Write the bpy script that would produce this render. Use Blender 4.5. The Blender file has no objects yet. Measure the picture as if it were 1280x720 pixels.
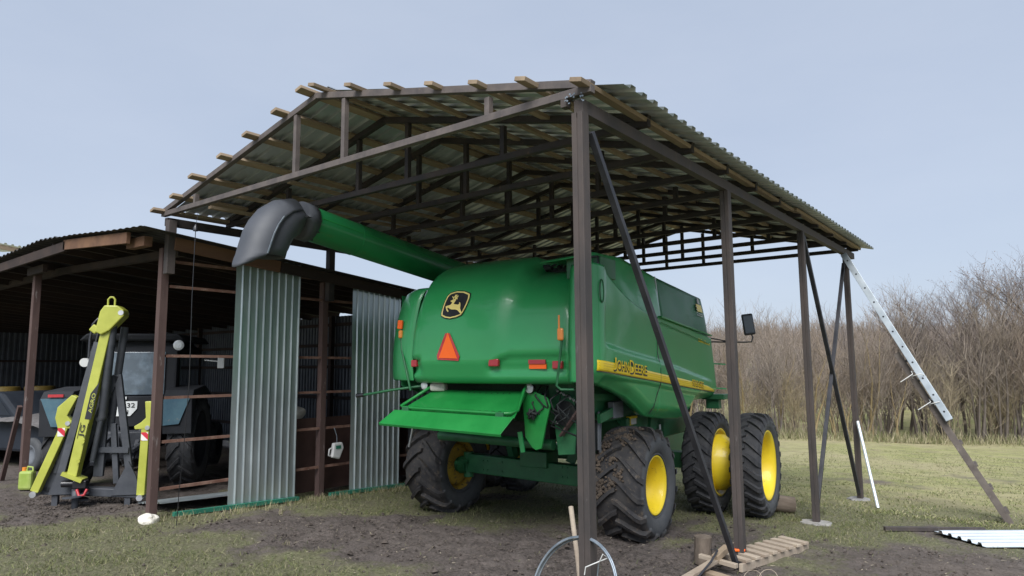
import bpy, bmesh, math, random
from math import sin, cos, pi, radians, sqrt, atan2, exp
from mathutils import Vector, Matrix, noise
random.seed(7)
C = bpy.context.scene.collection
SC = bpy.context.scene
V = Vector

# ------------------------------------------------------------------ materials
def newmat(name):
    m = bpy.data.materials.new(name); m.use_nodes = True
    nt = m.node_tree; nt.nodes.clear()
    out = nt.nodes.new('ShaderNodeOutputMaterial'); b = nt.nodes.new('ShaderNodeBsdfPrincipled')
    nt.links.new(b.outputs[0], out.inputs[0])
    return m, nt, b
def coord(nt, kind='Object'):
    return nt.nodes.new('ShaderNodeTexCoord').outputs[kind]
def nz(nt, vec, scale, detail=5, rough=.6, stretch=None):
    if stretch:
        mp = nt.nodes.new('ShaderNodeMapping'); mp.inputs['Scale'].default_value = stretch
        nt.links.new(vec, mp.inputs[0]); vec = mp.outputs[0]
    n = nt.nodes.new('ShaderNodeTexNoise'); n.inputs['Scale'].default_value = scale
    n.inputs['Detail'].default_value = detail; n.inputs['Roughness'].default_value = rough
    nt.links.new(vec, n.inputs['Vector']); return n.outputs[0]
def ramp(nt, fac, stops):
    r = nt.nodes.new('ShaderNodeValToRGB'); cr = r.color_ramp
    while len(cr.elements) < len(stops): cr.elements.new(.5)
    for e, (p, c) in zip(cr.elements, stops):
        e.position = p; e.color = (c, c, c, 1) if isinstance(c, (int, float)) else (*c, 1)
    nt.links.new(fac, r.inputs[0]); return r.outputs[0]
def mix(nt, fac, a, b, mode='MIX'):
    m = nt.nodes.new('ShaderNodeMix'); m.data_type = 'RGBA'; m.blend_type = mode
    for s, v in ((m.inputs[0], fac), (m.inputs[6], a), (m.inputs[7], b)):
        if isinstance(v, (int, float)): s.default_value = v
        elif isinstance(v, tuple): s.default_value = (*v, 1)
        else: nt.links.new(v, s)
    return m.outputs[2]
def bump(nt, b, h, strength=.3, dist=.01):
    n = nt.nodes.new('ShaderNodeBump'); n.inputs['Strength'].default_value = strength
    n.inputs['Distance'].default_value = dist
    nt.links.new(h, n.inputs['Height']); nt.links.new(n.outputs[0], b.inputs['Normal'])
def worn(name, c1, c2, rough=.6, metal=0, scale=6, spots=None, spot_amt=.6, bmp=.2, stretch=None, coat=0, rough2=None):
    """two tones mottled by noise, optional patches of a third"""
    m, nt, b = newmat(name); co = coord(nt)
    n = nz(nt, co, scale, 6, .65, stretch)
    f = ramp(nt, n, [(.35, 0.), (.65, 1.)])
    col = mix(nt, f, c1, c2)
    if spots:
        n2 = nz(nt, co, scale * 2.7, 8, .7, stretch)
        f2 = ramp(nt, n2, [(spot_amt, 0.), (spot_amt + .1, 1.)])
        col = mix(nt, f2, col, spots)
    nt.links.new(col, b.inputs['Base Color'])
    b.inputs['Metallic'].default_value = metal
    rr = ramp(nt, n, [(.3, rough), (.7, rough2 if rough2 is not None else min(1, rough + .15))])
    nt.links.new(rr, b.inputs['Roughness'])
    b.inputs['Coat Weight'].default_value = coat; b.inputs['Coat Roughness'].default_value = .08
    if bmp: bump(nt, b, nz(nt, co, scale * 8, 4, .6, stretch), bmp, .004)
    return m
M = {}
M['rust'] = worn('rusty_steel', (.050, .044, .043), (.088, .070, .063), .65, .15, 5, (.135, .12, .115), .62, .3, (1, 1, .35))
M['truss'] = worn('shaded_steel', (.030, .027, .030), (.060, .048, .045), .65, .25, 4, (.12, .08, .06), .62, .2)  # steel colour darkened to stand in for shade under the roof
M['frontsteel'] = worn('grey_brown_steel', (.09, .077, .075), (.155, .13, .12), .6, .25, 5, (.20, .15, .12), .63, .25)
M['darksteel'] = worn('blue_dark_steel', (.035, .037, .045), (.065, .065, .075), .5, .4, 5, (.12, .10, .09), .65, .1)
M['oldpost'] = worn('old_painted_post', (.068, .040, .036), (.105, .066, .058), .8, 0, 5, (.24, .21, .2), .61, .3, (1, 1, .25))
M['railrust'] = worn('rusty_rail', (.13, .06, .042), (.24, .145, .11), .85, 0, 7, (.35, .27, .22), .6, .3)
M['wood_new'] = worn('sawn_board', (.21, .155, .105), (.36, .275, .19), .8, 0, 3, (.22, .15, .095), .62, .3, (1, .12, 1))
M['wood_side'] = worn('sawn_fascia', (.11, .055, .032), (.19, .10, .055), .8, 0, 3, (.12, .06, .035), .62, .3, (1, .12, 1))
M['wood_dark'] = worn('old_dark_timber', (.020, .013, .012), (.048, .031, .026), .85, 0, 3, (.075, .05, .04), .6, .3, (1, .15, 1))
M['wood_grey'] = worn('weathered_timber', (.28, .22, .17), (.43, .36, .28), .85, 0, 5, (.15, .11, .08), .62, .4, (.3, 1, 1))
M['log'] = worn('bark_log', (.085, .065, .05), (.20, .16, .125), .9, 0, 9, (.07, .05, .04), .58, .8, (1, 1, .25))
M['galv'] = worn('galvanised_sheet', (.50, .54, .57), (.60, .63, .66), .42, .6, 3, (.38, .42, .46), .66, .04, None, 0, .42)
M['roof_top'] = worn('dark_sheet_top', (.06, .075, .07), (.10, .115, .11), .6, .2, 3, (.14, .15, .14), .66, .05)
M['galv_panel'] = worn('galvanised_wall_sheet', (.52, .59, .62), (.66, .72, .74), .27, .8, 2.2, (.33, .37, .39), .68, .03, (1, 1, .3), 0, .42)
M['galv_new'] = worn('new_zinc_sheet', (.66, .72, .76), (.74, .79, .82), .32, .45, 3, None, .6, .02)
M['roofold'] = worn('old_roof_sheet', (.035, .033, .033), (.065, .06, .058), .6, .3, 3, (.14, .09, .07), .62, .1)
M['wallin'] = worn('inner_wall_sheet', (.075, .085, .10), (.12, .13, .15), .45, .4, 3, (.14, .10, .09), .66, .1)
M['brownsheet'] = worn('brown_steel_sheet', (.06, .032, .028), (.09, .05, .042), .6, .2, 3, (.13, .07, .05), .66, .1)
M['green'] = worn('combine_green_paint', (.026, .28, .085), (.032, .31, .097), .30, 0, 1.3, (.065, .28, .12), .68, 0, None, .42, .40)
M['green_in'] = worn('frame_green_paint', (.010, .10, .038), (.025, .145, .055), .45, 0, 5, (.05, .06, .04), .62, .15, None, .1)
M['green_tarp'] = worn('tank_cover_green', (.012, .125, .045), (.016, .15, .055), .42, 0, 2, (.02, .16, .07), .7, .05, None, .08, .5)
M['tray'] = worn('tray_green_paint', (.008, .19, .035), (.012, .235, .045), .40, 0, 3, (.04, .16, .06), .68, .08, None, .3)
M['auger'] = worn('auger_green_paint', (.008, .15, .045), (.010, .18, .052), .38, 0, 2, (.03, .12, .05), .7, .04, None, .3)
M['yellow'] = worn('wheel_yellow_paint', (.78, .58, .02), (.84, .64, .03), .42, 0, 4, (.36, .27, .08), .60, .05, None, .2)
M['yellow_dirty'] = worn('muddy_yellow_paint', (.50, .33, .03), (.36, .23, .04), .6, 0, 5, (.10, .07, .05), .52, .1)
M['stripe'] = worn('stripe_yellow', (.86, .62, .01), (.88, .65, .015), .35, 0, 3, None, .6, 0, None, .3)
M['decal_yellow'] = worn('badge_yellow', (.80, .66, .22), (.80, .66, .22), .4, 0, 3, None, .6, 0)
M['black'] = worn('badge_black', (.012, .012, .016), (.016, .016, .02), .35, 0, 3, None, .6, 0, None, .3)
M['rubber_boot'] = worn('spout_rubber', (.045, .05, .06), (.062, .067, .08), .5, 0, 3, (.10, .10, .11), .68, .1)
M['tyre'] = worn('tyre_rubber', (.028, .029, .032), (.052, .052, .055), .8, 0, 6, (.10, .085, .07), .60, .5)
M['tyre_mud'] = worn('muddy_tyre_rubber', (.026, .026, .029), (.050, .046, .044), .8, 0, 5, (.095, .075, .058), .54, .8)
M['mud_clod'] = worn('dried_mud', (.06, .046, .036), (.12, .092, .068), .95, 0, 12, (.17, .13, .09), .6, .8)
M['chrome'] = worn('zinc_bolt', (.5, .52, .54), (.6, .6, .62), .35, .8, 8, None, .6, 0)
M['red'] = worn('red_lens', (.35, .02, .03), (.45, .03, .04), .25, 0, 5, None, .6, 0, None, .5)
M['orange'] = worn('orange_reflector', (.95, .13, .01), (.98, .16, .015), .4, 0, 5, None, .6, 0)
M['redborder'] = worn('red_reflector_border', (.42, .02, .03), (.50, .06, .07), .4, 0, 9, (.6, .25, .25), .62, 0)
M['amber'] = worn('amber_lens', (.75, .22, .03), (.80, .28, .04), .25, 0, 9, None, .6, 0, None, .5)
M['white'] = worn('white_plastic', (.55, .56, .56), (.62, .62, .61), .5, 0, 4, (.5, .48, .44), .68, .05)
M['whiteplate'] = worn('plate_white', (.72, .75, .74), (.78, .8, .8), .5, 0, 4, None, .68, 0)
M['stone'] = worn('pale_stone', (.62, .58, .50), (.76, .73, .66), .9, 0, 9, (.4, .36, .3), .62, .8)
M['concrete'] = worn('footing_concrete', (.22, .21, .20), (.36, .35, .33), .9, 0, 8, (.2, .18, .15), .62, .6)
M['greybox'] = worn('grey_plastic_box', (.10, .11, .125), (.13, .14, .155), .5, 0, 8, (.16, .14, .12), .66, .05)
M['lime'] = worn('lime_yellow_paint', (.36, .38, .055), (.44, .46, .075), .42, 0, 4, (.30, .30, .08), .66, .06, None, .2)
M['implement'] = worn('anthracite_paint', (.04, .045, .055), (.065, .07, .082), .5, 0, 5, (.12, .11, .1), .66, .08)
M['blue'] = worn('faded_blue_paint', (.045, .105, .15), (.075, .15, .19), .6, 0, 5, (.22, .20, .18), .60, .1)
M['cab'] = worn('dark_cab_paint', (.010, .012, .016), (.02, .022, .028), .75, 0, 5, (.10, .08, .07), .66, .05)
M['carpaint'] = worn('dark_blue_car_paint', (.008, .012, .02), (.012, .018, .028), .6, 0, 3, (.03, .03, .03), .68, 0)
M['lamp'] = worn('lamp_glass', (.55, .58, .6), (.65, .67, .68), .2, .2, 5, None, .6, 0)
M['kerbgreen'] = worn('green_painted_rail', (.015, .13, .085), (.02, .17, .11), .6, 0, 5, (.05, .07, .05), .62, .1)
M['cantin'] = worn('lime_canister_plastic', (.26, .36, .06), (.36, .44, .12), .45, 0, 6, None, .6, 0)
M['canister_cap'] = worn('orange_cap', (.7, .22, .02), (.7, .25, .03), .5, 0, 6, None, .6, 0)
M['wire'] = worn('steel_wire', (.20, .24, .28), (.34, .38, .42), .38, .6, 9, None, .6, 0)
M['tape'] = worn('white_cord', (.6, .6, .58), (.7, .7, .68), .8, 0, 9, None, .6, 0)
M['sack'] = worn('pale_sack', (.45, .42, .38), (.6, .57, .53), .9, 0, 9, (.25, .22, .2), .62, .4)
M['alu'] = worn('ladder_aluminium', (.33, .375, .41), (.42, .465, .50), .38, .55, 5, None, .6, .02)
M['screen'] = worn('engine_screen', (.012, .016, .016), (.03, .035, .035), .6, .2, 20, None, .6, .3)
M['barrel'] = worn('yellow_drum', (.13, .09, .015), (.18, .12, .02), .6, 0, 5, (.2, .13, .04), .62, .1)

def tyremat(name, r0, tread1, tread2, mudc, amt):
    m, nt, b = newmat(name); co = coord(nt); sp = nt.nodes.new('ShaderNodeSeparateXYZ'); nt.links.new(co, sp.inputs[0])
    n = nz(nt, co, 6, 7, .7); tr = mix(nt, ramp(nt, n, [(.38, 0.), (.62, 1.)]), tread1, tread2)
    tr = mix(nt, ramp(nt, nz(nt, co, 15, 8, .75), [(amt, 0.), (amt+.08, 1.)]), tr, mudc)
    cb = nt.nodes.new('ShaderNodeCombineXYZ'); nt.links.new(sp.outputs[1], cb.inputs[1]); nt.links.new(sp.outputs[2], cb.inputs[2])
    ln = nt.nodes.new('ShaderNodeVectorMath'); ln.operation = 'LENGTH'; nt.links.new(cb.outputs[0], ln.inputs[0])
    sw = nt.nodes.new('ShaderNodeMapRange'); nt.links.new(ln.outputs['Value'], sw.inputs[0])
    sw.inputs[1].default_value = r0; sw.inputs[2].default_value = r0 - .03
    wall = mix(nt, ramp(nt, n, [(.3, 0.), (.7, 1.)]), (.050, .055, .062), (.085, .088, .092))
    nt.links.new(mix(nt, sw.outputs[0], tr, wall), b.inputs['Base Color']); b.inputs['Roughness'].default_value = .78
    bump(nt, b, nz(nt, co, 45, 5, .7), .5, .004); return m
M['tyre'] = tyremat('tyre_rubber_dusty', .62, (.022, .023, .027), (.045, .045, .048), (.085, .072, .06), .60)
M['tyre_mud'] = tyremat('muddy_tyre_dusty', .56, (.022, .022, .025), (.050, .046, .044), (.10, .08, .062), .55)
def glassy(name, c, rough=.12):
    m, nt, b = newmat(name); co = coord(nt)
    f = nz(nt, co, 5, 6)
    nt.links.new(mix(nt, ramp(nt, f, [(.45, 0.), (.7, 1.)]), c, tuple(x * 1.8 for x in c)), b.inputs['Base Color'])
    b.inputs['Roughness'].default_value = rough; b.inputs['Coat Weight'].default_value = .6
    return m
M['glass'] = glassy('dusty_window_glass', (.10, .13, .16), .3)
M['mirror'] = glassy('mirror_glass', (.03, .04, .04), .08)
def ridged(name, c1, c2, scale, axis):
    """tread-plate style printed pin stripes along the decal"""
    m, nt, b = newmat(name); co = coord(nt)
    w = nt.nodes.new('ShaderNodeTexWave'); w.bands_direction = axis; w.inputs['Scale'].default_value = scale
    nt.links.new(co, w.inputs[0])
    nt.links.new(mix(nt, ramp(nt, w.outputs[1], [(.4, 0.), (.6, 1.)]), c1, c2), b.inputs['Base Color'])
    b.inputs['Roughness'].default_value = .4
    return m
M['hazard'] = ridged('hazard_red_white', (.55, .03, .05), (.75, .73, .7), 4.0, 'DIAGONAL')

def twigmat(name, c1, c2, c3):
    m, nt, b = newmat(name); co = coord(nt)
    oi = nt.nodes.new('ShaderNodeObjectInfo')
    f = nz(nt, co, 1.6, 3)
    col = mix(nt, ramp(nt, f, [(.35, 0.), (.65, 1.)]), c1, c2)
    col = mix(nt, ramp(nt, oi.outputs['Random'], [(.2, 0.), (1., .75)]), col, c3)
    nt.links.new(col, b.inputs['Base Color']); b.inputs['Roughness'].default_value = .85
    return m
M['twig_tan'] = twigmat('tan_twigs', (.27, .21, .16), (.20, .16, .125), (.235, .20, .17))
M['twig_yel'] = twigmat('willow_twigs', (.29, .235, .14), (.23, .185, .12), (.28, .235, .175))
M['twig_grey'] = twigmat('grey_twigs', (.23, .195, .18), (.17, .145, .135), (.26, .225, .21))
M['twig_dark'] = twigmat('dark_twigs', (.10, .075, .068), (.07, .052, .048), (.12, .09, .08))
M['seed'] = twigmat('dry_seed_clusters', (.155, .12, .108), (.12, .09, .082), (.17, .135, .12))
M['trunk'] = worn('tree_bark', (.09, .075, .065), (.15, .125, .105), .9, 0, 7, (.2, .19, .15), .64, .6, (1, 1, .3))
def grassmat(name):
    m, nt, b = newmat(name); 
    at = nt.nodes.new('ShaderNodeAttribute'); at.attribute_name = 'tint'
    nt.links.new(at.outputs['Color'], b.inputs['Base Color']); b.inputs['Roughness'].default_value = .8
    return m
M['grass'] = grassmat('grass_blades')

def groundmat():
    m, nt, b = newmat('yard_ground'); co = coord(nt)
    at = nt.nodes.new('ShaderNodeAttribute'); at.attribute_name = 'soil'
    sep = nt.nodes.new('ShaderNodeSeparateColor'); nt.links.new(at.outputs['Color'], sep.inputs[0])
    mud, dry, far = sep.outputs[0], sep.outputs[1], sep.outputs[2]
    fine = nz(nt, co, 30, 9, .78); mid = nz(nt, co, 5.5, 7, .65); big = nz(nt, co, .9, 5, .6)
    g = mix(nt, ramp(nt, fine, [(.40, 0.), (.60, 1.)]), (.060, .066, .030), (.27, .265, .15))
    g = mix(nt, ramp(nt, mid, [(.35, 0.), (.65, .7)]), g, (.16, .145, .098))
    gd = mix(nt, ramp(nt, fine, [(.40, 0.), (.60, 1.)]), (.17, .19, .065), (.46, .44, .20))
    gd = mix(nt, ramp(nt, big, [(.40, 0.), (.62, .9)]), gd, (.40, .36, .20))
    midf = nz(nt, co, 2.2, 8, .7, (1, 1.0, 1))
    gd = mix(nt, ramp(nt, midf, [(.50, 0.), (.62, .65)]), gd, (.22, .19, .12)); gd = mix(nt, ramp(nt, nz(nt, co, 5, 8, .8, (.35, 1, 1)), [(.5, 0.), (.6, .6)]), gd, (.15, .165, .07)); gd = mix(nt, ramp(nt, nz(nt, co, .35, 5, .6, (.5, 1, 1)), [(.5, 0.), (.66, .7)]), gd, (.38, .33, .20))
    g = mix(nt, far, g, gd)
    mc = mix(nt, ramp(nt, fine, [(.38, 0.), (.64, 1.)]), (.040, .033, .030), (.185, .155, .138))
    mc = mix(nt, ramp(nt, mid, [(.42, 0.), (.62, .7)]), mc, (.155, .132, .12)); mc = mix(nt, ramp(nt, nz(nt, co, 13, 5, .6), [(.56, 0.), (.64, .65)]), mc, (.05, .042, .038))
    tan = mix(nt, fine, (.13, .105, .085), (.25, .21, .175))
    mc = mix(nt, dry, mc, tan)
    add = nt.nodes.new('ShaderNodeMath'); add.operation = 'MULTIPLY_ADD'
    nt.links.new(fine, add.inputs[0]); add.inputs[1].default_value = .9; nt.links.new(mud, add.inputs[2])
    add2 = nt.nodes.new('ShaderNodeMath'); add2.operation = 'MULTIPLY_ADD'
    nt.links.new(mid, add2.inputs[0]); add2.inputs[1].default_value = .7; nt.links.new(add.outputs[0], add2.inputs[2])
    f = ramp(nt, add2.outputs[0], [(.0, 0.), (1., 1.)])
    mr = nt.nodes.new('ShaderNodeMapRange'); nt.links.new(add2.outputs[0], mr.inputs[0])
    mr.inputs[1].default_value = 1.15; mr.inputs[2].default_value = 1.45
    nt.nodes.remove(f.node)
    col = mix(nt, mr.outputs[0], g, mc)
    # straw and chips
    st = nz(nt, co, 60, 2, .5, (1, .25, 1)); col = mix(nt, ramp(nt, st, [(.70, 0.), (.74, .55)]), col, (.30, .26, .18))
    nt.links.new(col, b.inputs['Base Color']); b.inputs['Roughness'].default_value = .92
    b.inputs['Specular IOR Level'].default_value = .25
    bump(nt, b, fine, 1.0, .03)
    return m
M['ground'] = groundmat()

# ------------------------------------------------------------------ mesh builder
class MB:
    def __init__(s): s.v = []; s.f = []; s.sm = []
    def add(s, vs, fs, smooth=False):
        o = len(s.v); s.v += [tuple(p) for p in vs]
        s.f += [tuple(i + o for i in f) for f in fs]; s.sm += [smooth] * len(fs); return s
    def box(s, c, d, rot=None):
        x, y, z = (k / 2 for k in d); c = V(c)
        vs = [V(p) for p in ((-x,-y,-z),(x,-y,-z),(x,y,-z),(-x,y,-z),(-x,-y,z),(x,-y,z),(x,y,z),(-x,y,z))]
        if rot is not None: vs = [rot @ p for p in vs]
        return s.add([c + p for p in vs], [(0,3,2,1),(4,5,6,7),(0,1,5,4),(1,2,6,5),(2,3,7,6),(3,0,4,7)])
    def bx(s, x0, x1, y0, y1, z0, z1): return s.box(((x0+x1)/2,(y0+y1)/2,(z0+z1)/2),(abs(x1-x0),abs(y1-y0),abs(z1-z0)))
    def beam(s, p0, p1, w, h, up=(0,0,1)):
        """rectangular bar from p0 to p1, w across, h along up"""
        p0, p1 = V(p0), V(p1); d = (p1 - p0).normalized(); u = V(up)
        if abs(d.dot(u)) > .98: u = V((0,1,0))
        r = d.cross(u).normalized(); u = r.cross(d).normalized()
        vs = [p + r*a*w/2 + u*b*h/2 for p in (p0, p1) for a, b in ((-1,-1),(1,-1),(1,1),(-1,1))]
        return s.add(vs, [(0,1,2,3),(7,6,5,4),(0,4,5,1),(1,5,6,2),(2,6,7,3),(3,7,4,0)])
    def tube(s, pts, r, n=10, cap=True, smooth=True):
        pts = [V(p) for p in pts]; rs = r if isinstance(r, (list, tuple)) else [r]*len(pts)
        vs = []; u = None
        for i, p in enumerate(pts):
            t = (pts[min(i+1, len(pts)-1)] - pts[max(i-1, 0)]).normalized()
            if u is None: u = t.cross(V((0,0,1)) if abs(t.z) < .9 else V((1,0,0))).normalized()
            u = (u - t*u.dot(t)).normalized(); w = t.cross(u)
            vs += [p + (u*cos(2*pi*k/n) + w*sin(2*pi*k/n))*rs[i] for k in range(n)]
        fs = [(i*n+k, i*n+(k+1)%n, (i+1)*n+(k+1)%n, (i+1)*n+k) for i in range(len(pts)-1) for k in range(n)]
        s.add(vs, fs, smooth)
        if cap: s.add(vs[:n], [tuple(range(n))[::-1]]); s.add(vs[-n:], [tuple(range(n))])
        return s
    def poly(s, pts, d):
        """closed outline extruded by vector d"""
        n = len(pts); d = V(d); a = [V(p) for p in pts]
        return s.add(a + [p + d for p in a], [tuple(range(n))[::-1], tuple(range(n, 2*n))] + [(i,(i+1)%n,(i+1)%n+n,i+n) for i in range(n)])
    def grid(s, rows, smooth=True, closed=False):
        n = len(rows[0]); vs = [p for r in rows for p in r]; m = n if closed else n-1
        return s.add(vs, [(i*n+j, i*n+(j+1)%n, (i+1)*n+(j+1)%n, (i+1)*n+j) for i in range(len(rows)-1) for j in range(m)], smooth)
    def build(s, name, mat, parent=None, solid=0, bevel=0, offset=-1, fixn=True):
        me = bpy.data.meshes.new(name); me.from_pydata(s.v, [], s.f)
        me.polygons.foreach_set('use_smooth', s.sm); me.update()
        if fixn and len(s.v) < 60000:
            bm = bmesh.new(); bm.from_mesh(me); bmesh.ops.recalc_face_normals(bm, faces=bm.faces); bm.to_mesh(me); bm.free()
        me.materials.append(M[mat] if isinstance(mat, str) else mat)
        o = bpy.data.objects.new(name, me); C.objects.link(o)
        if parent: o.parent = parent
        if solid:
            md = o.modifiers.new('thick', 'SOLIDIFY'); md.thickness = solid; md.offset = offset
        if bevel:
            md = o.modifiers.new('bevel', 'BEVEL'); md.width = bevel; md.segments = 2; md.limit_method = 'ANGLE'
        return o
def tag(o, label=None, cat=None, group=None, kind=None):
    for k, v in (('label', label), ('category', cat), ('group', group), ('kind', kind)):
        if v: o[k] = v
    return o
def thing(name, label, cat, loc=(0,0,0), rz=0, group=None):
    o = bpy.data.objects.new(name, None); o.empty_display_size = .3; C.objects.link(o)
    o.location = loc; o.rotation_euler = (0,0,rz)
    return tag(o, label, cat, group)
def copy_tree(o, parent=None):
    c = o.copy(); C.objects.link(c); c.parent = parent
    for ch in list(o.children): copy_tree(ch, c)
    return c
def sst(x, a=0, b=1):
    t = max(0, min(1, (x-a)/(b-a))); return t*t*(3-2*t)
def lerp(a, b, t): return a + (b-a)*t
def interp(pts, x):
    if x <= pts[0][0]: return pts[0][1]
    for (x0, y0), (x1, y1) in zip(pts, pts[1:]):
        if x <= x1: return y0 + (y1-y0)*(x-x0)/(x1-x0)
    return pts[-1][1]
def corr_rows(o, run, across, L, W, period, h, nrm, duty=.3, nrun=2, sag=None, side=.1):
    """trapezoid corrugated sheet: ribs go along `run`, profile changes along `across`"""
    o, run, across, nrm = V(o), V(run).normalized(), V(across).normalized(), V(nrm).normalized()
    prof = []; x = 0
    while x < W - 1e-6:
        for dx, hh in ((0, 0), ((1-duty-2*side)*period, 0), ((1-duty-side)*period, h), ((1-side)*period, h)):
            if x + dx < W: prof.append((x+dx, hh))
        x += period
    prof.append((W, 0))
    rows = []
    for i in range(nrun):
        t = i/(nrun-1)*L
        rows.append([o + run*t + across*a + nrm*(hh + (sag(t, a) if sag else 0)) for a, hh in prof])
    return rows
def text_pts(txt, size=1.0, bold=0.0, font_ext=0):
    cu = bpy.data.curves.new('lettering', 'FONT'); cu.body = txt; cu.size = size; cu.offset = bold
    cu.extrude = font_ext; cu.resolution_u = 3
    o = bpy.data.objects.new('lettering', cu); C.objects.link(o)
    dg = bpy.context.evaluated_depsgraph_get(); dg.update()
    me = bpy.data.meshes.new_from_object(o.evaluated_get(dg))
    vs = [tuple(v.co) for v in me.vertices]; fs = [tuple(p.vertices) for p in me.polygons]
    bpy.data.objects.remove(o); bpy.data.curves.remove(cu); bpy.data.meshes.remove(me)
    return vs, fs
def fit_text(txt, w, h, bold=0.0):
    """lettering scaled to exactly w x h from its own bounds"""
    vs, fs = text_pts(txt, 1.0, bold, 0)
    x0 = min(p[0] for p in vs); x1 = max(p[0] for p in vs); y0 = min(p[1] for p in vs); y1 = max(p[1] for p in vs)
    return [((p[0]-x0)/(x1-x0)*w, (p[1]-y0)/(y1-y0)*h) for p in vs], fs

# ------------------------------------------------------------------ terrain
def edge_y(x): return max(17.0, 23 + .52*(x-.8))
def gz(x, y):
    e = edge_y(x)
    z = .12 - .042*min(y, e) if y > -6 else .372
    if y > e:
        t = y - e
        z += -.35*sst(t, 0, 3) + 2.6*sst(t, 4, 34) + 3.2*sst(t, 30, 90) + 2*sst(t, 90, 170)
    return z
def gauss(x, y, cx, cy, sx, sy, rot=0):
    dx, dy = x-cx, y-cy
    if rot: dx, dy = dx*cos(rot)+dy*sin(rot), -dx*sin(rot)+dy*cos(rot)
    return exp(-(dx/sx)**2 - (dy/sy)**2)
def tracks(x, y):
    """tyre ruts left as the machine was driven in: depth and lug prints"""
    b = -(x-5.05)*sin(radians(5)) + (y-3.33)*cos(radians(5)); a = (x-5.05)*cos(radians(5)) + (y-3.33)*sin(radians(5))
    g = 0; p = 0
    for a0, w in ((-.30, .30), (-3.10, .30), (.55, .22)):
        bend = .10*sin(b*.7 + a0); d = abs(a - a0 - bend)/w
        if d < 1.5 and -7 < b < 6:
            k = sst(1.5-d, 0, .6)*(1-sst(b, 4, 6)); g = max(g, k); p = max(p, k*(.5+.5*sin((b + abs(a-a0-bend)*.8)*2*pi/.2)))
    return g, p
def soil(x, y):
    """mud, dry-track and far-field amounts at a spot of the yard"""
    n = noise.noise(V((x*.55, y*.55, 3.1)))*.5 + noise.noise(V((x*1.7, y*1.7, 9.)))*.42
    m = -.15
    m += 1.1*gauss(x, y, 3.2, 1.2, 2.3, 1.1, .35) + .9*gauss(x, y, 1.6, 1.1, 1.3, .75)
    m += 1.0*gauss(x, y, 5.6, 1.6, 1.6, 1.3) + .65*gauss(x, y, 4.4, 3.2, 2.6, 1.4)
    m += 1.25*sst(-x, -.1, 1.0)*sst(y, -1.9, -.9)*(1-sst(y, 7, 9))
    m += 1.2*gauss(x, y, 8.3, 4.1, 1.9, 1.25, .5) + .5*gauss(x, y, 7.6, 6.2, 1.0, 1.2)
    m += .45*gauss(x, y, 5.2, -.6, 1.5, .8)
    m += .40*tracks(x, y)[0]
    m += .7*gauss(x, y, 7.4, 13, 1.2, 1.0)
    dry = gauss(x, y, 5.2, 11.0, 3.5, .55, -.1)*1.1 + .35*gauss(x, y, 8.3, 4.1, 1.6, 1.2, .5)
    m += dry*.7
    far = sst(y - .25*(x-6), 6.5, 9.5)*(1 if x > -1 else .6)
    return max(0, min(1, m*.8 + n)), max(0, min(1, dry)), far
def build_ground():
    def axis(lo, d0, d1, hi, step, c0):
        a = [d0 + i*step for i in range(int((d1-d0)/step)+1)]
        s = step; x = d0; L = []
        while x > lo: s = min(s*1.18, c0); x -= s; L.append(x)
        s = step; x = a[-1]; R = []
        while x < hi: s = min(s*1.18, c0); x += s; R.append(x)
        return L[::-1] + a + R
    xs = axis(-120, -2.6, 10.2, 140, .052, 6); ys = axis(-40, -2.6, 9.0, 240, .052, 6)
    vs = []; cols = []
    for y in ys:
        for x in xs:
            m, d, f = soil(x, y) if (-20 < x < 40 and -10 < y < 60) else (0, 0, 1)
            z = gz(x, y)
            if -4 < x < 12 and -4 < y < 12:
                p = V((x, y, 0))
                r = noise.fractal(p*2.3, 1.0, 2.1, 4)
                r2 = abs(noise.noise(p*5.5 + V((5,1,0))))
                z += (.012 + .030*m)*r*1.0 + .045*m*r2 + .014*noise.noise(p*13)*(0.4+m)
                tg, tp_ = tracks(x, y); z += (-.030*tg + .022*tp_*tg)*(.4+.6*m)
                z -= .035*m*gauss(x, y, 4.9, 1.6, .28, 1.4) 
            elif y < 60: z += .02*noise.noise(V((x*.5, y*.5, 0)))
            vs.append((x, y, z)); cols.append((m, d, f, 1))
    nx = len(xs)
    fs = [(j*nx+i, j*nx+i+1, (j+1)*nx+i+1, (j+1)*nx+i) for j in range(len(ys)-1) for i in range(nx-1)]
    me = bpy.data.meshes.new('ground'); me.from_pydata(vs, [], fs)
    me.polygons.foreach_set('use_smooth', [True]*len(fs))
    ca = me.color_attributes.new('soil', 'FLOAT_COLOR', 'POINT')
    ca.data.foreach_set('color', [k for c in cols for k in c])
    me.materials.append(M['ground']); me.update()
    o = bpy.data.objects.new('ground', me); C.objects.link(o); tag(o, kind='structure')
build_ground()

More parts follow.
